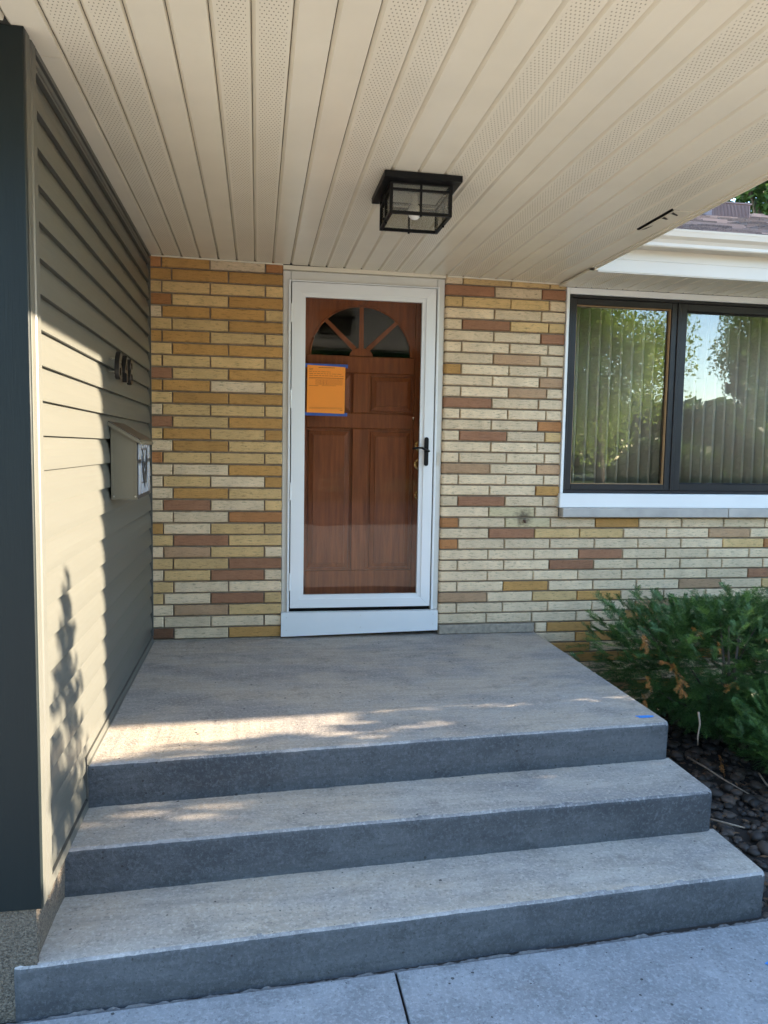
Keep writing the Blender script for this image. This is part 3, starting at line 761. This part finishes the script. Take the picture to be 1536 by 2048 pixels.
for k in range(22): strip(PX0 + PXS * k, PX0 + PXS * (k + 1), (k % 4) < 2)
# front part left of the wall corner
for k in range(-9, 0): strip(PX0 + PXS * k, PX0 + PXS * (k + 1), (k % 4) < 2, YP, -2.475 if k < -1 else -2.303)
xe = PX0 + PXS * 22
strip(xe, 2.585, False, YP, -1.523)
# torn rear piece: hangs lower on its inner edge, leaving a dark gap
tp = MB(); z0 = zc(xe)
tp.prism([(xe + .020, z0 - .002), (2.585, zc(2.585)), (2.585, zc(2.585) + .003), (xe + .020, z0 + .001)], -1.515, -1.20, 'y')
o = tp.build('soffit_panel', m_sof, pr_); o['label'] = 'torn strip pulled down from the porch edge'
strip(xe, 2.585, False, -1.198, -.006)
for pts in ([(xe + .024, -1.50), (xe + .065, -1.47), (xe + .07, -1.455), (xe + .028, -1.478)], [(xe + .022, -1.43), (xe + .055, -1.405), (xe + .05, -1.395), (xe + .02, -1.41)], [(xe + .02, -1.22), (xe + .034, -1.24), (xe + .038, -1.30), (xe + .030, -1.26)]):
    MB().prism(pts, zc(xe) - .0045, zc(xe) - .0035, 'z').build('tear', m_sofd, pr_)
MB().prism([(2.566, zc(2.57) - .007), (2.572, zc(2.57) - .007), (2.574, zc(2.57) - .001), (2.592, zc(2.6) - .002), (2.592, zc(2.6) - .010), (2.600, zc(2.6) - .010), (2.600, 2.46), (2.588, 2.46), (2.586, zc(2.6) + .004), (2.566, zc(2.57) + .002)], YP, -.478, 'y').build('edge_fascia', m_sof, pr_)
MB().prism([(2.5855, 2.264), (2.6012, 2.264), (2.6012, 2.286), (2.5855, 2.286)], -.4765, -.006, 'y').build('edge_trim', m_sof, pr_)
box('front_fascia', m_fascia, pr_, -1.1, 2.6, YP - .03, YP - .002, 2.27, 2.46)
MB().prism([(YP, 2.335), (.3, 2.335), (.3, 2.36), (YP, 2.36)], -1.1, 2.586, 'x').build('roof_sheathing', m_sofd, pr_)
MB().prism([(YP - .1, 2.475), (.4, 3.2), (.4, 2.48)], -1.15, 2.60, 'x').build('roof_deck', m_shingle, pr_)
for x0, x1 in ((.028, .798), (1.818, 2.612)):
    MB().add([(x0, -.014, zc(x0) - .008), (x1, -.014, zc(x1) - .008), (x1, -.0045, zc(x1) - .008), (x0, -.0045, zc(x0) - .008), (x0, -.014, zc(x0) - .0008), (x1, -.014, zc(x1) - .0008), (x1, -.0045, zc(x1) - .0008), (x0, -.0045, zc(x0) - .0008)],
             [(0, 3, 2, 1), (4, 5, 6, 7), (0, 1, 5, 4), (1, 2, 6, 5), (2, 3, 7, 6), (3, 0, 4, 7)]).build('wall_trim', m_sof, pr_)
box('door_head_trim', m_sof, pr_, .7985, 1.812, -.004, .17, 2.2765, 2.3005)

# ceiling light
cl = thing('ceiling_light', 'black square flush mount lantern with seeded glass under the porch soffit', 'ceiling light', (1.294, -1.52, 2.29))
lx, ly, zt_, zb_ = 1.294, -1.520, 2.268, 2.146
MB().box(lx - .158, lx + .158, ly - .172, ly + .172, 2.271, zc(lx) - .004).build('canopy', m_black, cl)
MB().box(lx - .115, lx + .115, ly - .115, ly + .115, 2.2665, 2.2705).build('reflector', m_fascia, cl)
H = .122; b = .013
for sx in (-1, 1):
    for sy in (-1, 1): MB().box(lx + sx * H - b / 2, lx + sx * H + b / 2, ly + sy * H - b / 2, ly + sy * H + b / 2, zb_, zt_).build('corner_bar', m_black, cl)
lf = MB()
for z0, z1 in ((zb_, zb_ + .012), (zt_ - .030, zt_ - .022), (zt_ - .004, zt_ + .002)):
    for s in (-1, 1):
        lf.box(lx - H + b / 2, lx + H - b / 2, ly + s * H - b / 2, ly + s * H + b / 2, z0, z1)
        lf.box(lx + s * H - b / 2, lx + s * H + b / 2, ly - H + b / 2, ly + H - b / 2, z0, z1)
lf.build('ring_bar', m_black, cl)
for s in (-1, 1):
    MB().box(lx - .004, lx + .004, ly + s * (H + .001) - .005, ly + s * (H + .001) + .005, zb_ - .006, zt_).build('glazing_bar', m_black, cl)
    MB().box(lx + s * (H + .001) - .005, lx + s * (H + .001) + .005, ly - .004, ly + .004, zb_ - .006, zt_).build('glazing_bar', m_black, cl)
    MB().ball((lx + s * (H + .009), ly, zb_ + .012), .007, 8).build('thumb_screw', m_black, cl)
    MB().box(lx - H + b / 2, lx + H - b / 2, ly + s * (H - .004) - .0015, ly + s * (H - .004) + .0015, zb_ + .012, zt_ - .004).build('lamp_glass', m_lampglass, cl)
    MB().box(lx + s * (H - .004) - .0015, lx + s * (H - .004) + .0015, ly - H + b / 2, ly + H - b / 2, zb_ + .012, zt_ - .004).build('lamp_glass', m_lampglass, cl)
MB().ball((lx, ly, 2.195), .030, 14, (1, 1, 1.1)).tube([(lx, ly, 2.22), (lx, ly, 2.264)], .014, 10).build('bulb', m_bulb, cl, True)

# ------------------------------------------------------------------ main roof: eave, gutter, shingles
mr = thing('house_roof', 'dark shingled house roof with cream gutter and fascia right of the porch', 'roof', (4.5, .5, 2.3))
FY = -.474
ze = 2.278
x = 2.616; k = 0
PXW = .1073
# eave soffit strips continue the same rhythm
k0 = 23
kk = 22
while PX0 + PXW * kk < 5.95:
    x0 = PX0 + PXW * kk; x1 = x0 + PXW
    if x0 < 2.60: x0 = 2.602
    zz = 2.262
    prof = [(x0 + .0008, zz + .0120), (x0 + .0118, zz), (x1 - .0040, zz), (x1 - .0008, zz + .0120), (x1 - .0018, zz + .0130), (x1 - .0050, zz + .002), (x0 + .0128, zz + .002), (x0 + .0014, zz + .0138)]
    MB().prism(prof, FY + .014, -.0125, 'y').build('soffit_panel', m_sofh if (kk % 4) < 2 else m_sof, mr)
    kk += 1
box('soffit_void', m_sofd, mr, 2.602, 5.99, FY + .014, .3, 2.276, 2.30)
MB().prism([(FY, 2.255), (FY + .012, 2.255), (FY + .012, 2.49), (FY, 2.49), (FY, 2.335), (FY - .003, 2.33), (FY - .003, 2.262), (FY, 2.258)], 2.602, 5.99, 'x').build('fascia', m_fascia, mr)
gp = [(FY - .0035, 2.395), (FY - .085, 2.395), (FY - .090, 2.402), (FY - .090, 2.418), (FY - .100, 2.436), (FY - .118, 2.452), (FY - .124, 2.478), (FY - .126, 2.478), (FY - .128, 2.490), (FY - .118, 2.493), (FY - .116, 2.484), (FY - .112, 2.455), (FY - .08, 2.41), (FY - .0035, 2.41)]
MB().prism(gp, 2.604, 5.98, 'x').build('gutter', m_fascia, mr)
SL = .371
def zr(y): return 2.487 + SL * (y - (FY - .03))
MB().prism([(FY - .06, zr(FY - .06) - .02), (4.0, zr(4.0) - .02), (8.5, zr(4.0) - .02 - SL * 4.5), (8.5, 2.5), (FY - .0, 2.475)], 2.602, 11, 'x').build('roof_deck', m_shingle, mr)
shm = MB(); rs = random.Random(8)
y = FY - .065; row = 0
while y < 4.02:
    x = 2.604 + rs.uniform(-.2, 0)
    while x < 9.6:
        wd = rs.uniform(.09, .27); th = rs.choice([.004, .008, .018, .026]); y1 = min(4.03, y + .30)
        a0 = max(x, 2.603)
        y0_ = y + rs.uniform(-.006, .006)
        if x + wd > 2.61: shm.add([(a0, y0_, zr(y0_) - .012), (x + wd - .004, y0_, zr(y0_) - .012), (a0, y0_, zr(y0_) + th), (x + wd - .004, y0_, zr(y0_) + th), (x + wd - .004, y0_ + .15, zr(y0_ + .15) - .004), (a0, y0_ + .15, zr(y0_ + .15) - .004)], [(0, 1, 3, 2), (2, 3, 4, 5), (0, 2, 5), (1, 4, 3)])
        x += wd
    y += .140; row += 1
shm.build('shingles', m_shingle, mr, kind='stuff', fix=False)
vt = thing('roof_vent', 'low brown slatted vent box on the shingled roof beyond the gutter', 'roof vent', (5.35, 2.6, 3.62))
def zv(y): return zr(y) + .012
MB().prism([(2.44, zv(2.44)), (2.44, 3.725), (2.47, 3.742), (2.62, 3.745), (2.80, zv(2.80))], 5.14, 5.56, 'x').build('hood', m_vent, vt)
vg = MB()
for k in range(26): vg.box(5.152 + k * .0155, 5.159 + k * .0155, 2.430, 2.4395, zv(2.44) + .004, 3.715)
vg.build('louvre', m_vent, vt)
MB().box(5.13, 5.57, 2.428, 2.45, 3.722, 3.735).build('hood_lip', m_vent, vt)

# unseen block added further right; its corner throws the shadow line on the siding
bw = thing('shadow_block', 'unseen two storey cream brick block added beyond the window to shade the siding', 'shadow block', (7.5, -.5, -.6))
box('wall', BR['c'], bw, 6.0, 9.5, -.95, 0.0, -.6, 4.5)
MB().prism([(5.99, 4.5), (9.6, 4.5), (7.8, 5.6)], -.96, 0.0, 'y').build('gable', m_fascia, bw)

# ------------------------------------------------------------------ plants
def yew_mesh(mb_, p, d, up, length, rnd, nneed=24, nl=.018):
    d = d.normalized(); side = d.cross(up)
    if side.length < .05: side = d.cross(Vector((1, 0, 0)))
    side.normalize(); nrm = side.cross(d)
    pts = [p + d * length * t - Vector((0, 0, 1)) * length * .18 * t * t for t in (0, .33, .66, 1)]
    for i in range(3):
        a, b2 = pts[i], pts[i + 1]; w_ = side * .0012
        mb_.add([a - w_, a + w_, b2 + w_, b2 - w_], [(0, 1, 2, 3)])
    for k in range(nneed):
        t = .06 + .94 * k / nneed; i = min(2, int(t * 3)); f = t * 3 - i
        q = pts[i].lerp(pts[i + 1], f)
        s = 1 if k % 2 else -1
        L = nl * (1 - .35 * abs(t - .45)) * rnd.uniform(.8, 1.15)
        dirn = (side * s * .85 + d * .55 + nrm * rnd.uniform(-.12, .45)).normalized()
        wv = (d - dirn * d.dot(dirn)).normalized() * .0017
        mid = q + dirn * L * .5
        mb_.add([q, mid - wv, q + dirn * L, mid + wv], [(0, 1, 2, 3)])
def spray(mb_, p, d, rnd, size, n=None):
    up = Vector((rnd.uniform(-.4, .4), rnd.uniform(-.4, .4), 1)).normalized()
    d = d.normalized(); side = d.cross(up).normalized()
    n = n or rnd.randint(5, 9)
    yew_mesh(mb_, p, d, up, size, rnd)
    for k in range(n):
        t = .05 + .85 * k / n; s = 1 if k % 2 else -1
        q = p + d * size * t - Vector((0, 0, 1)) * size * .18 * t * t
        dd = (d * .75 + side * s * rnd.uniform(.5, .8) + up * rnd.uniform(-.1, .3)).normalized()
        yew_mesh(mb_, q, dd, up, size * rnd.uniform(.35, .6) * (1 - .3 * t), rnd, 15)
def yew(label, c, rad, n, seed, tips=.2, dead=(), base=None):
    rnd = random.Random(seed); c = Vector(c)
    base = Vector(base or (c.x, c.y, -.53))
    t_ = thing('yew_bush', label, 'bush', tuple(base), 'yew bushes below the window')
    g1, g2 = MB(), MB(); bases = []
    lob = [(Vector((rnd.uniform(-1, 1), rnd.uniform(-1, 1), rnd.uniform(-.6, 1))).normalized(), rnd.uniform(.15, .5)) for _ in range(11)]
    while len(bases) < n:
        v = Vector((rnd.gauss(0, 1), rnd.gauss(0, 1), rnd.gauss(.15, 1))).normalized()
        k = 1 + sum(a * max(0, v.dot(l)) ** 9 for l, a in lob) - .16
        q = rnd.uniform(.3, 1) ** .5
        p = c + Vector((v.x * rad[0], v.y * rad[1], v.z * rad[2])) * k * q
        if p.y > -.12 or p.z < -.44: continue
        if p.x < 2.60: continue
        bases.append((p, v))
        d = (v * Vector((1, 1, 1)).length * .5 + Vector((rnd.uniform(-.5, .5), rnd.uniform(-.5, .5), rnd.uniform(-.1, .75)))).normalized()
        size = rnd.uniform(.08, .15)
        st_ = p - d * size * .55
        spray(g2 if (rnd.random() < tips and q > .85 and v.z > -.2) else g1, st_, d, rnd, size)
    g1.build('foliage', m_yew, t_, kind='stuff', fix=False)
    g2.build('new_growth', m_yewtip, t_, kind='stuff', fix=False)['label'] = 'lighter green young shoots'
    for k in range(16):
        p, v = bases[rnd.randrange(len(bases))]
        s0 = base + Vector((rnd.uniform(-.08, .08), rnd.uniform(-.06, .06), 0)); m1 = s0.lerp(p, .5) + Vector((rnd.uniform(-.06, .06), rnd.uniform(-.06, .06), .05))
        MB().tube([s0, s0.lerp(m1, .5) + Vector((rnd.uniform(-.02, .02), 0, .02)), m1, m1.lerp(p, .6) + Vector((0, 0, rnd.uniform(-.02, .03))), p], [.014, .011, .008, .005, .003], 6).build('branch', m_bark, t_)
    for (p, d, size, nn) in dead:
        dm = MB(); spray(dm, Vector(p), Vector(d), rnd, size, max(2, nn // 2)); dm.build('dead_sprig', m_dead, t_, fix=False)['label'] = 'dry orange dead sprig'
    return t_
dead = [((2.83, -1.10, .10), (.15, -.3, -1), .10, 4), ((2.86, -1.12, 0.02), (-.05, -.3, -1), .09, 7), ((2.80, -1.10, .10), (-.8, -.2, .1), .06, 3), ((2.925, -1.10, .29), (.6, -.3, -.55), .075, 5), ((2.655, -1.08, .25), (.2, -.4, -1), .085, 5), ((3.05, -1.14, .22), (.1, -.4, -1), .06, 3),
        ((3.30, -1.16, .23), (.6, -.4, -.4), .08, 4), ((2.70, -1.05, .02), (.3, -.4, -1), .08, 4), ((3.42, -1.12, -.03), (.8, -.4, -.5), .10, 6), ((2.72, -.98, -.10), (.2, -.5, -.8), .08, 4), ((3.12, -1.10, -.42), (.2, -.3, -.8), .10, 5), ((3.2, -1.1, -.02), (-.8, -.3, -.3), .09, 3)]
yew('dark green yew bush with dead orange sprigs beside the stoop below the window', (3.42, -.66, -.04), (.72, .56, .42), 2000, 21, .18, dead)
yew('dark green yew bush at the right edge, behind the sprig strewn one', (4.05, -.90, -.12), (.68, .60, .42), 1200, 33, .2, [((3.55, -1.1, -.33), (-.6, -.4, -.3), .09, 5)])

yew('low spreading yew bush in front of the other two, over the rocks', (3.58, -1.30, -.29), (.52, .36, .24), 620, 44, .2, [((3.30, -1.34, -.36), (-.5, -.4, -.4), .08, 4), ((3.46, -1.55, -.30), (.2, -.5, -.3), .07, 4)])
# rocks
rk = MB(); rr_ = random.Random(17)
ico_v = []
t5 = (1 + 5 ** .5) / 2
iv = [Vector(v).normalized() for v in [(-1, t5, 0), (1, t5, 0), (-1, -t5, 0), (1, -t5, 0), (0, -1, t5), (0, 1, t5), (0, -1, -t5), (0, 1, -t5), (t5, 0, -1), (t5, 0, 1), (-t5, 0, -1), (-t5, 0, 1)]]
if_ = [(0, 11, 5), (0, 5, 1), (0, 1, 7), (0, 7, 10), (0, 10, 11), (1, 5, 9), (5, 11, 4), (11, 10, 2), (10, 7, 6), (7, 1, 8), (3, 9, 4), (3, 4, 2), (3, 2, 6), (3, 6, 8), (3, 8, 9), (4, 9, 5), (2, 4, 11), (6, 2, 10), (8, 6, 7), (9, 8, 1)]
# one subdivision
sv = list(iv); cache = {}; sf = []
def midp(a, b):
    key = (min(a, b), max(a, b))
    if key not in cache: cache[key] = len(sv); sv.append(((sv[a] + sv[b]) / 2).normalized())
    return cache[key]
for a, b, c in if_:
    ab, bc, ca = midp(a, b), midp(b, c), midp(c, a); sf += [(a, ab, ca), (b, bc, ab), (c, ca, bc), (ab, bc, ca)]
for q in range(2600):
    x = rr_.uniform(2.50, 4.3); y = rr_.uniform(-2.85, -.1); r = rr_.choice((rr_.uniform(.006, .012), rr_.uniform(.010, .020), rr_.uniform(.018, .036)))
    s = (r * rr_.uniform(.9, 1.5), r * rr_.uniform(.8, 1.2), r * rr_.uniform(.4, .75)); a = rr_.uniform(0, 6.28); c_, s_ = math.cos(a), math.sin(a)
    off = [rr_.uniform(.88, 1.12) for _ in sv]
    z = -.535 + s[2] * rr_.uniform(.3, 1.4)
    rk.add([(x + (v.x * s[0] * c_ - v.y * s[1] * s_) * o_, y + (v.x * s[0] * s_ + v.y * s[1] * c_) * o_, z + v.z * s[2] * o_) for v, o_ in zip(sv, off)], sf)
rk.build('river_rocks', m_rock, None, True, 'stuff', fix=False)
lt = MB()
for q in range(1500):
    x = rr_.uniform(2.50, 4.2); y = rr_.uniform(-2.8, -.1); z = -.535 + rr_.uniform(.012, .05); a = rr_.uniform(0, 6.28); L = rr_.uniform(.006, .022); wd = L * rr_.choice((.12, .2, .5))
    c_, s_ = math.cos(a), math.sin(a)
    lt.add([(x - c_ * L, y - s_ * L, z + rr_.uniform(-.006, .006)), (x + s_ * wd, y - c_ * wd, z + .003), (x + c_ * L, y + s_ * L, z + rr_.uniform(-.006, .006)), (x - s_ * wd, y + c_ * wd, z + .002)], [(0, 1, 2, 3)])
lt.build('leaf_litter', m_litter, None, False, 'stuff', fix=False)
# twigs lying on the rocks
for pts, lab in (([(2.99, -1.02, -.46), (3.03, -1.13, -.475), (3.06, -1.26, -.49), (3.10, -1.40, -.50)], 'long bare grey twig lying on the rocks under the yew'),
                 ([(2.72, -1.62, -.49), (2.78, -1.68, -.487), (2.85, -1.72, -.495)], 'short bent twig on the rocks beside the second step'),
                 ([(3.22, -1.30, -.44), (3.22, -1.36, -.47), (3.24, -1.44, -.50)], 'pale twig standing slanted among the dead sprigs'),
                 ([(2.86, -1.30, -.10), (2.865, -1.31, -.16), (2.85, -1.32, -.22), (2.86, -1.31, -.27)], 'curved pale twig hanging at the landing corner')):
    o = MB().tube(pts, [.0055, .005, .004, .0025][:len(pts)], 6).build('fallen_twig', m_twig, None, True)
    tag(o, lab, 'twig', 'dry twigs by the stoop')
# scrap of blue tape on the walk
tg = MB().add([(2.335, -2.56, -.4985), (2.36, -2.55, -.4985), (2.39, -2.60, -.495), (2.37, -2.62, -.4985), (2.345, -2.585, -.493)], [(0, 1, 2, 3, 4)]).build('tape_scrap', m_bluep)
tag(tg, 'small blue scrap lying on the walk by the bottom step', 'scrap')

def tree(name, label, cat, base, height, trunk_r, crown, n, lsize, mat, seed, group=None, lobes=14, droop=0, cone=False, trunk_top=None):
    rnd = random.Random(seed); base = Vector(base)
    t_ = thing(name, label, cat, tuple(base), group)
    cc, rad = Vector(crown[0]), Vector(crown[1])
    tr = MB(); top = cc + Vector((0, 0, rad.z * .5))
    pts = [base, base.lerp(top, .3) + Vector((rnd.uniform(-.1, .1), rnd.uniform(-.1, .1), 0)), base.lerp(top, .65), top]
    tr.tube(pts, [trunk_r, trunk_r * .8, trunk_r * .5, trunk_r * .15], 8)
    cl_ = []
    for k in range(lobes):
        v = Vector((rnd.gauss(0, 1), rnd.gauss(0, 1), rnd.gauss(0, .9))).normalized(); q = rnd.uniform(.35, .9)
        p = cc + Vector((v.x * rad.x, v.y * rad.y, v.z * rad.z)) * q
        if cone:
            h = rnd.random(); wv = (1 - h) ** .8; a = rnd.uniform(0, 6.28)
            p = Vector((cc.x + rad.x * wv * math.cos(a) * .7, cc.y + rad.y * wv * math.sin(a) * .72, cc.z - rad.z + 2 * rad.z * h))
            sz = rad.x * (.12 + .30 * wv)
        else: sz = (rad.x + rad.y + rad.z) / 3 * rnd.uniform(.28, .46)
        cl_.append((p, sz)); s0 = base.lerp(top, rnd.uniform(.35, .8))
        tr.tube([s0, s0.lerp(p, .5) + Vector((0, 0, sz * .2)), p], [trunk_r * .35, trunk_r * .2, trunk_r * .06], 5)
    tr.build('trunk', m_bark, t_, True)
    g = MB()
    wts = [s ** 2 for _, s in cl_]
    for k in range(n):
        p, s = rnd.choices(cl_, wts)[0]
        v = Vector((rnd.gauss(0, 1), rnd.gauss(0, 1), rnd.gauss(0, 1))).normalized() * s * rnd.random() ** .45
        if droop: v.z = v.z * 1.1 - droop * rnd.random() ** 2
        q = p + v
        nrm = (Vector((rnd.gauss(0, 1), rnd.gauss(0, 1), rnd.gauss(.5, 1)))).normalized()
        a = nrm.orthogonal().normalized(); b = nrm.cross(a); an = rnd.uniform(0, 6.28)
        a, b = a * math.cos(an) + b * math.sin(an), b * math.cos(an) - a * math.sin(an)
        L = lsize * rnd.uniform(.7, 1.3)
        g.add([q - a * L, q + b * L * .55 - a * .1 * L, q + a * L, q - b * L * .55 - a * .1 * L], [(0, 1, 2, 3)])
    g.build('crown', mat, t_, fix=False, kind='stuff')
    return t_
tree('maple_tree', 'leafy green maple rising behind the shingled roof', 'tree', (14.6, 14, -.56), 11, .25, ((14.8, 14, 8.6), (3.3, 3.0, 2.9)), 20000, .10, m_maple, 51, 'trees around the house', 26)
tree('birch_tree', 'bright green weeping birch across the lawn, mirrored in the left window pane', 'tree', (12.0, -19, -.56), 9, .2, ((11.6, -19, 4.9), (2.9, 2.6, 3.0)), 34000, .065, m_birch, 52, 'trees around the house', 20, 1.8)
tree('birch_tree', 'bright green birch standing across the lawn, mirrored at the right of the window', 'tree', (22.5, -23, -.56), 9, .2, ((22.3, -23, 5.2), (3.3, 3.0, 3.2)), 34000, .075, m_birch, 53, 'trees around the house', 20, 1.2)
tree('maple_tree', 'big dark maple across the road in front of the door', 'tree', (3.0, -27, -.56), 12, .35, ((3, -27, 6.2), (5.2, 4, 5.2)), 12000, .24, m_maple, 54, 'trees around the house', 26)
tree('maple_tree', 'wide dark maple across the road left of the door axis', 'tree', (-7.5, -28, -.56), 12, .35, ((-7.5, -28, 6.0), (5.5, 4, 5.4)), 9000, .26, m_maple, 55, 'trees around the house', 24)
tree('maple_tree', 'dark round maple across the road right of the door axis', 'tree', (12.5, -33, -.56), 11, .35, ((12.5, -33, 5.0), (5.0, 4, 4.2)), 9000, .26, m_maple, 56, 'trees around the house', 24)
tree('maple_tree', 'dark spreading maple across the road right in line with the walk', 'tree', (8.5, -25, -.56), 11, .35, ((8.5, -25, 5.4), (4.6, 3.5, 4.8)), 9000, .24, m_maple, 58, 'trees around the house', 26)
tree('lilac_bush', 'tall narrow lilac shrub at the right end of the walk', 'shrub', (5.2, -1.72, -.56), 3, .05, ((5.2, -1.80, .78), (.55, 1.0, 1.36)), 6000, .042, m_lilac, 57, None, 80, 0, True)
tree('round_shrub', 'round green shrub across the road straight ahead of the front door', 'shrub', (4.3, -21.5, -.56), 3, .06, ((4.3, -21.5, 1.3), (2.0, 1.6, 1.8)), 5000, .09, m_maple, 71, None, 24)
def hedge(name, label, x0, x1, y0, y1, z0, z1, n, ls, seed, mat):
    rnd = random.Random(seed); t_ = thing(name, label, 'hedge', ((x0 + x1) / 2, (y0 + y1) / 2, z0))
    g = MB()
    for k in range(n):
        x, y = rnd.uniform(x0, x1), rnd.uniform(y0, y1); h = rnd.random() ** .6
        if x1 - x0 < 2 and y > -1.9 and rnd.random() < .62: continue  # narrow hedge thinned here so sun patches reach the landing
        zt = z1 + .12 * (z1 - z0) * math.sin(x * 2.1 + 1) * math.sin(y * 2.9) + rnd.gauss(0, .03)
        q = Vector((x, y, z0 + (zt - z0) * h)); nrm = Vector((rnd.gauss(0, 1), rnd.gauss(0, 1), rnd.gauss(.4, 1))).normalized()
        a = nrm.orthogonal().normalized(); b = nrm.cross(a); L = ls * rnd.uniform(.7, 1.3)
        g.add([q - a * L, q + b * L * .6, q + a * L, q - b * L * .6], [(0, 1, 2, 3)])
    g.build('foliage', mat, t_, kind='stuff', fix=False)
    m = MB()
    for k in range(8):
        x = x0 + (x1 - x0) * (k + .5) / 8; y = y0 + (y1 - y0) * (k + .5) / 8 if x1 - x0 < 2 else (y0 + y1) / 2
        MB().tube([((x0 + x1) / 2 if x1 - x0 < 2 else x, y, z0), ((x0 + x1) / 2 if x1 - x0 < 2 else x, y, z0 + (z1 - z0) * .7)], .02, 5).build('stem', m_bark, t_)
hedge('shade_hedge', 'unseen clipped green hedge added right of the walk to shade the steps', 4.75, 5.45, -3.55, -1.2, -.56, 1.16, 17000, .048, 61, m_lilac)  # added out of view to keep sun off walk and steps
hedge('far_hedge', 'long dark hedge on the far side of the road', -60, 90, -42, -38, -.56, 4.2, 16000, .55, 62, m_maple)
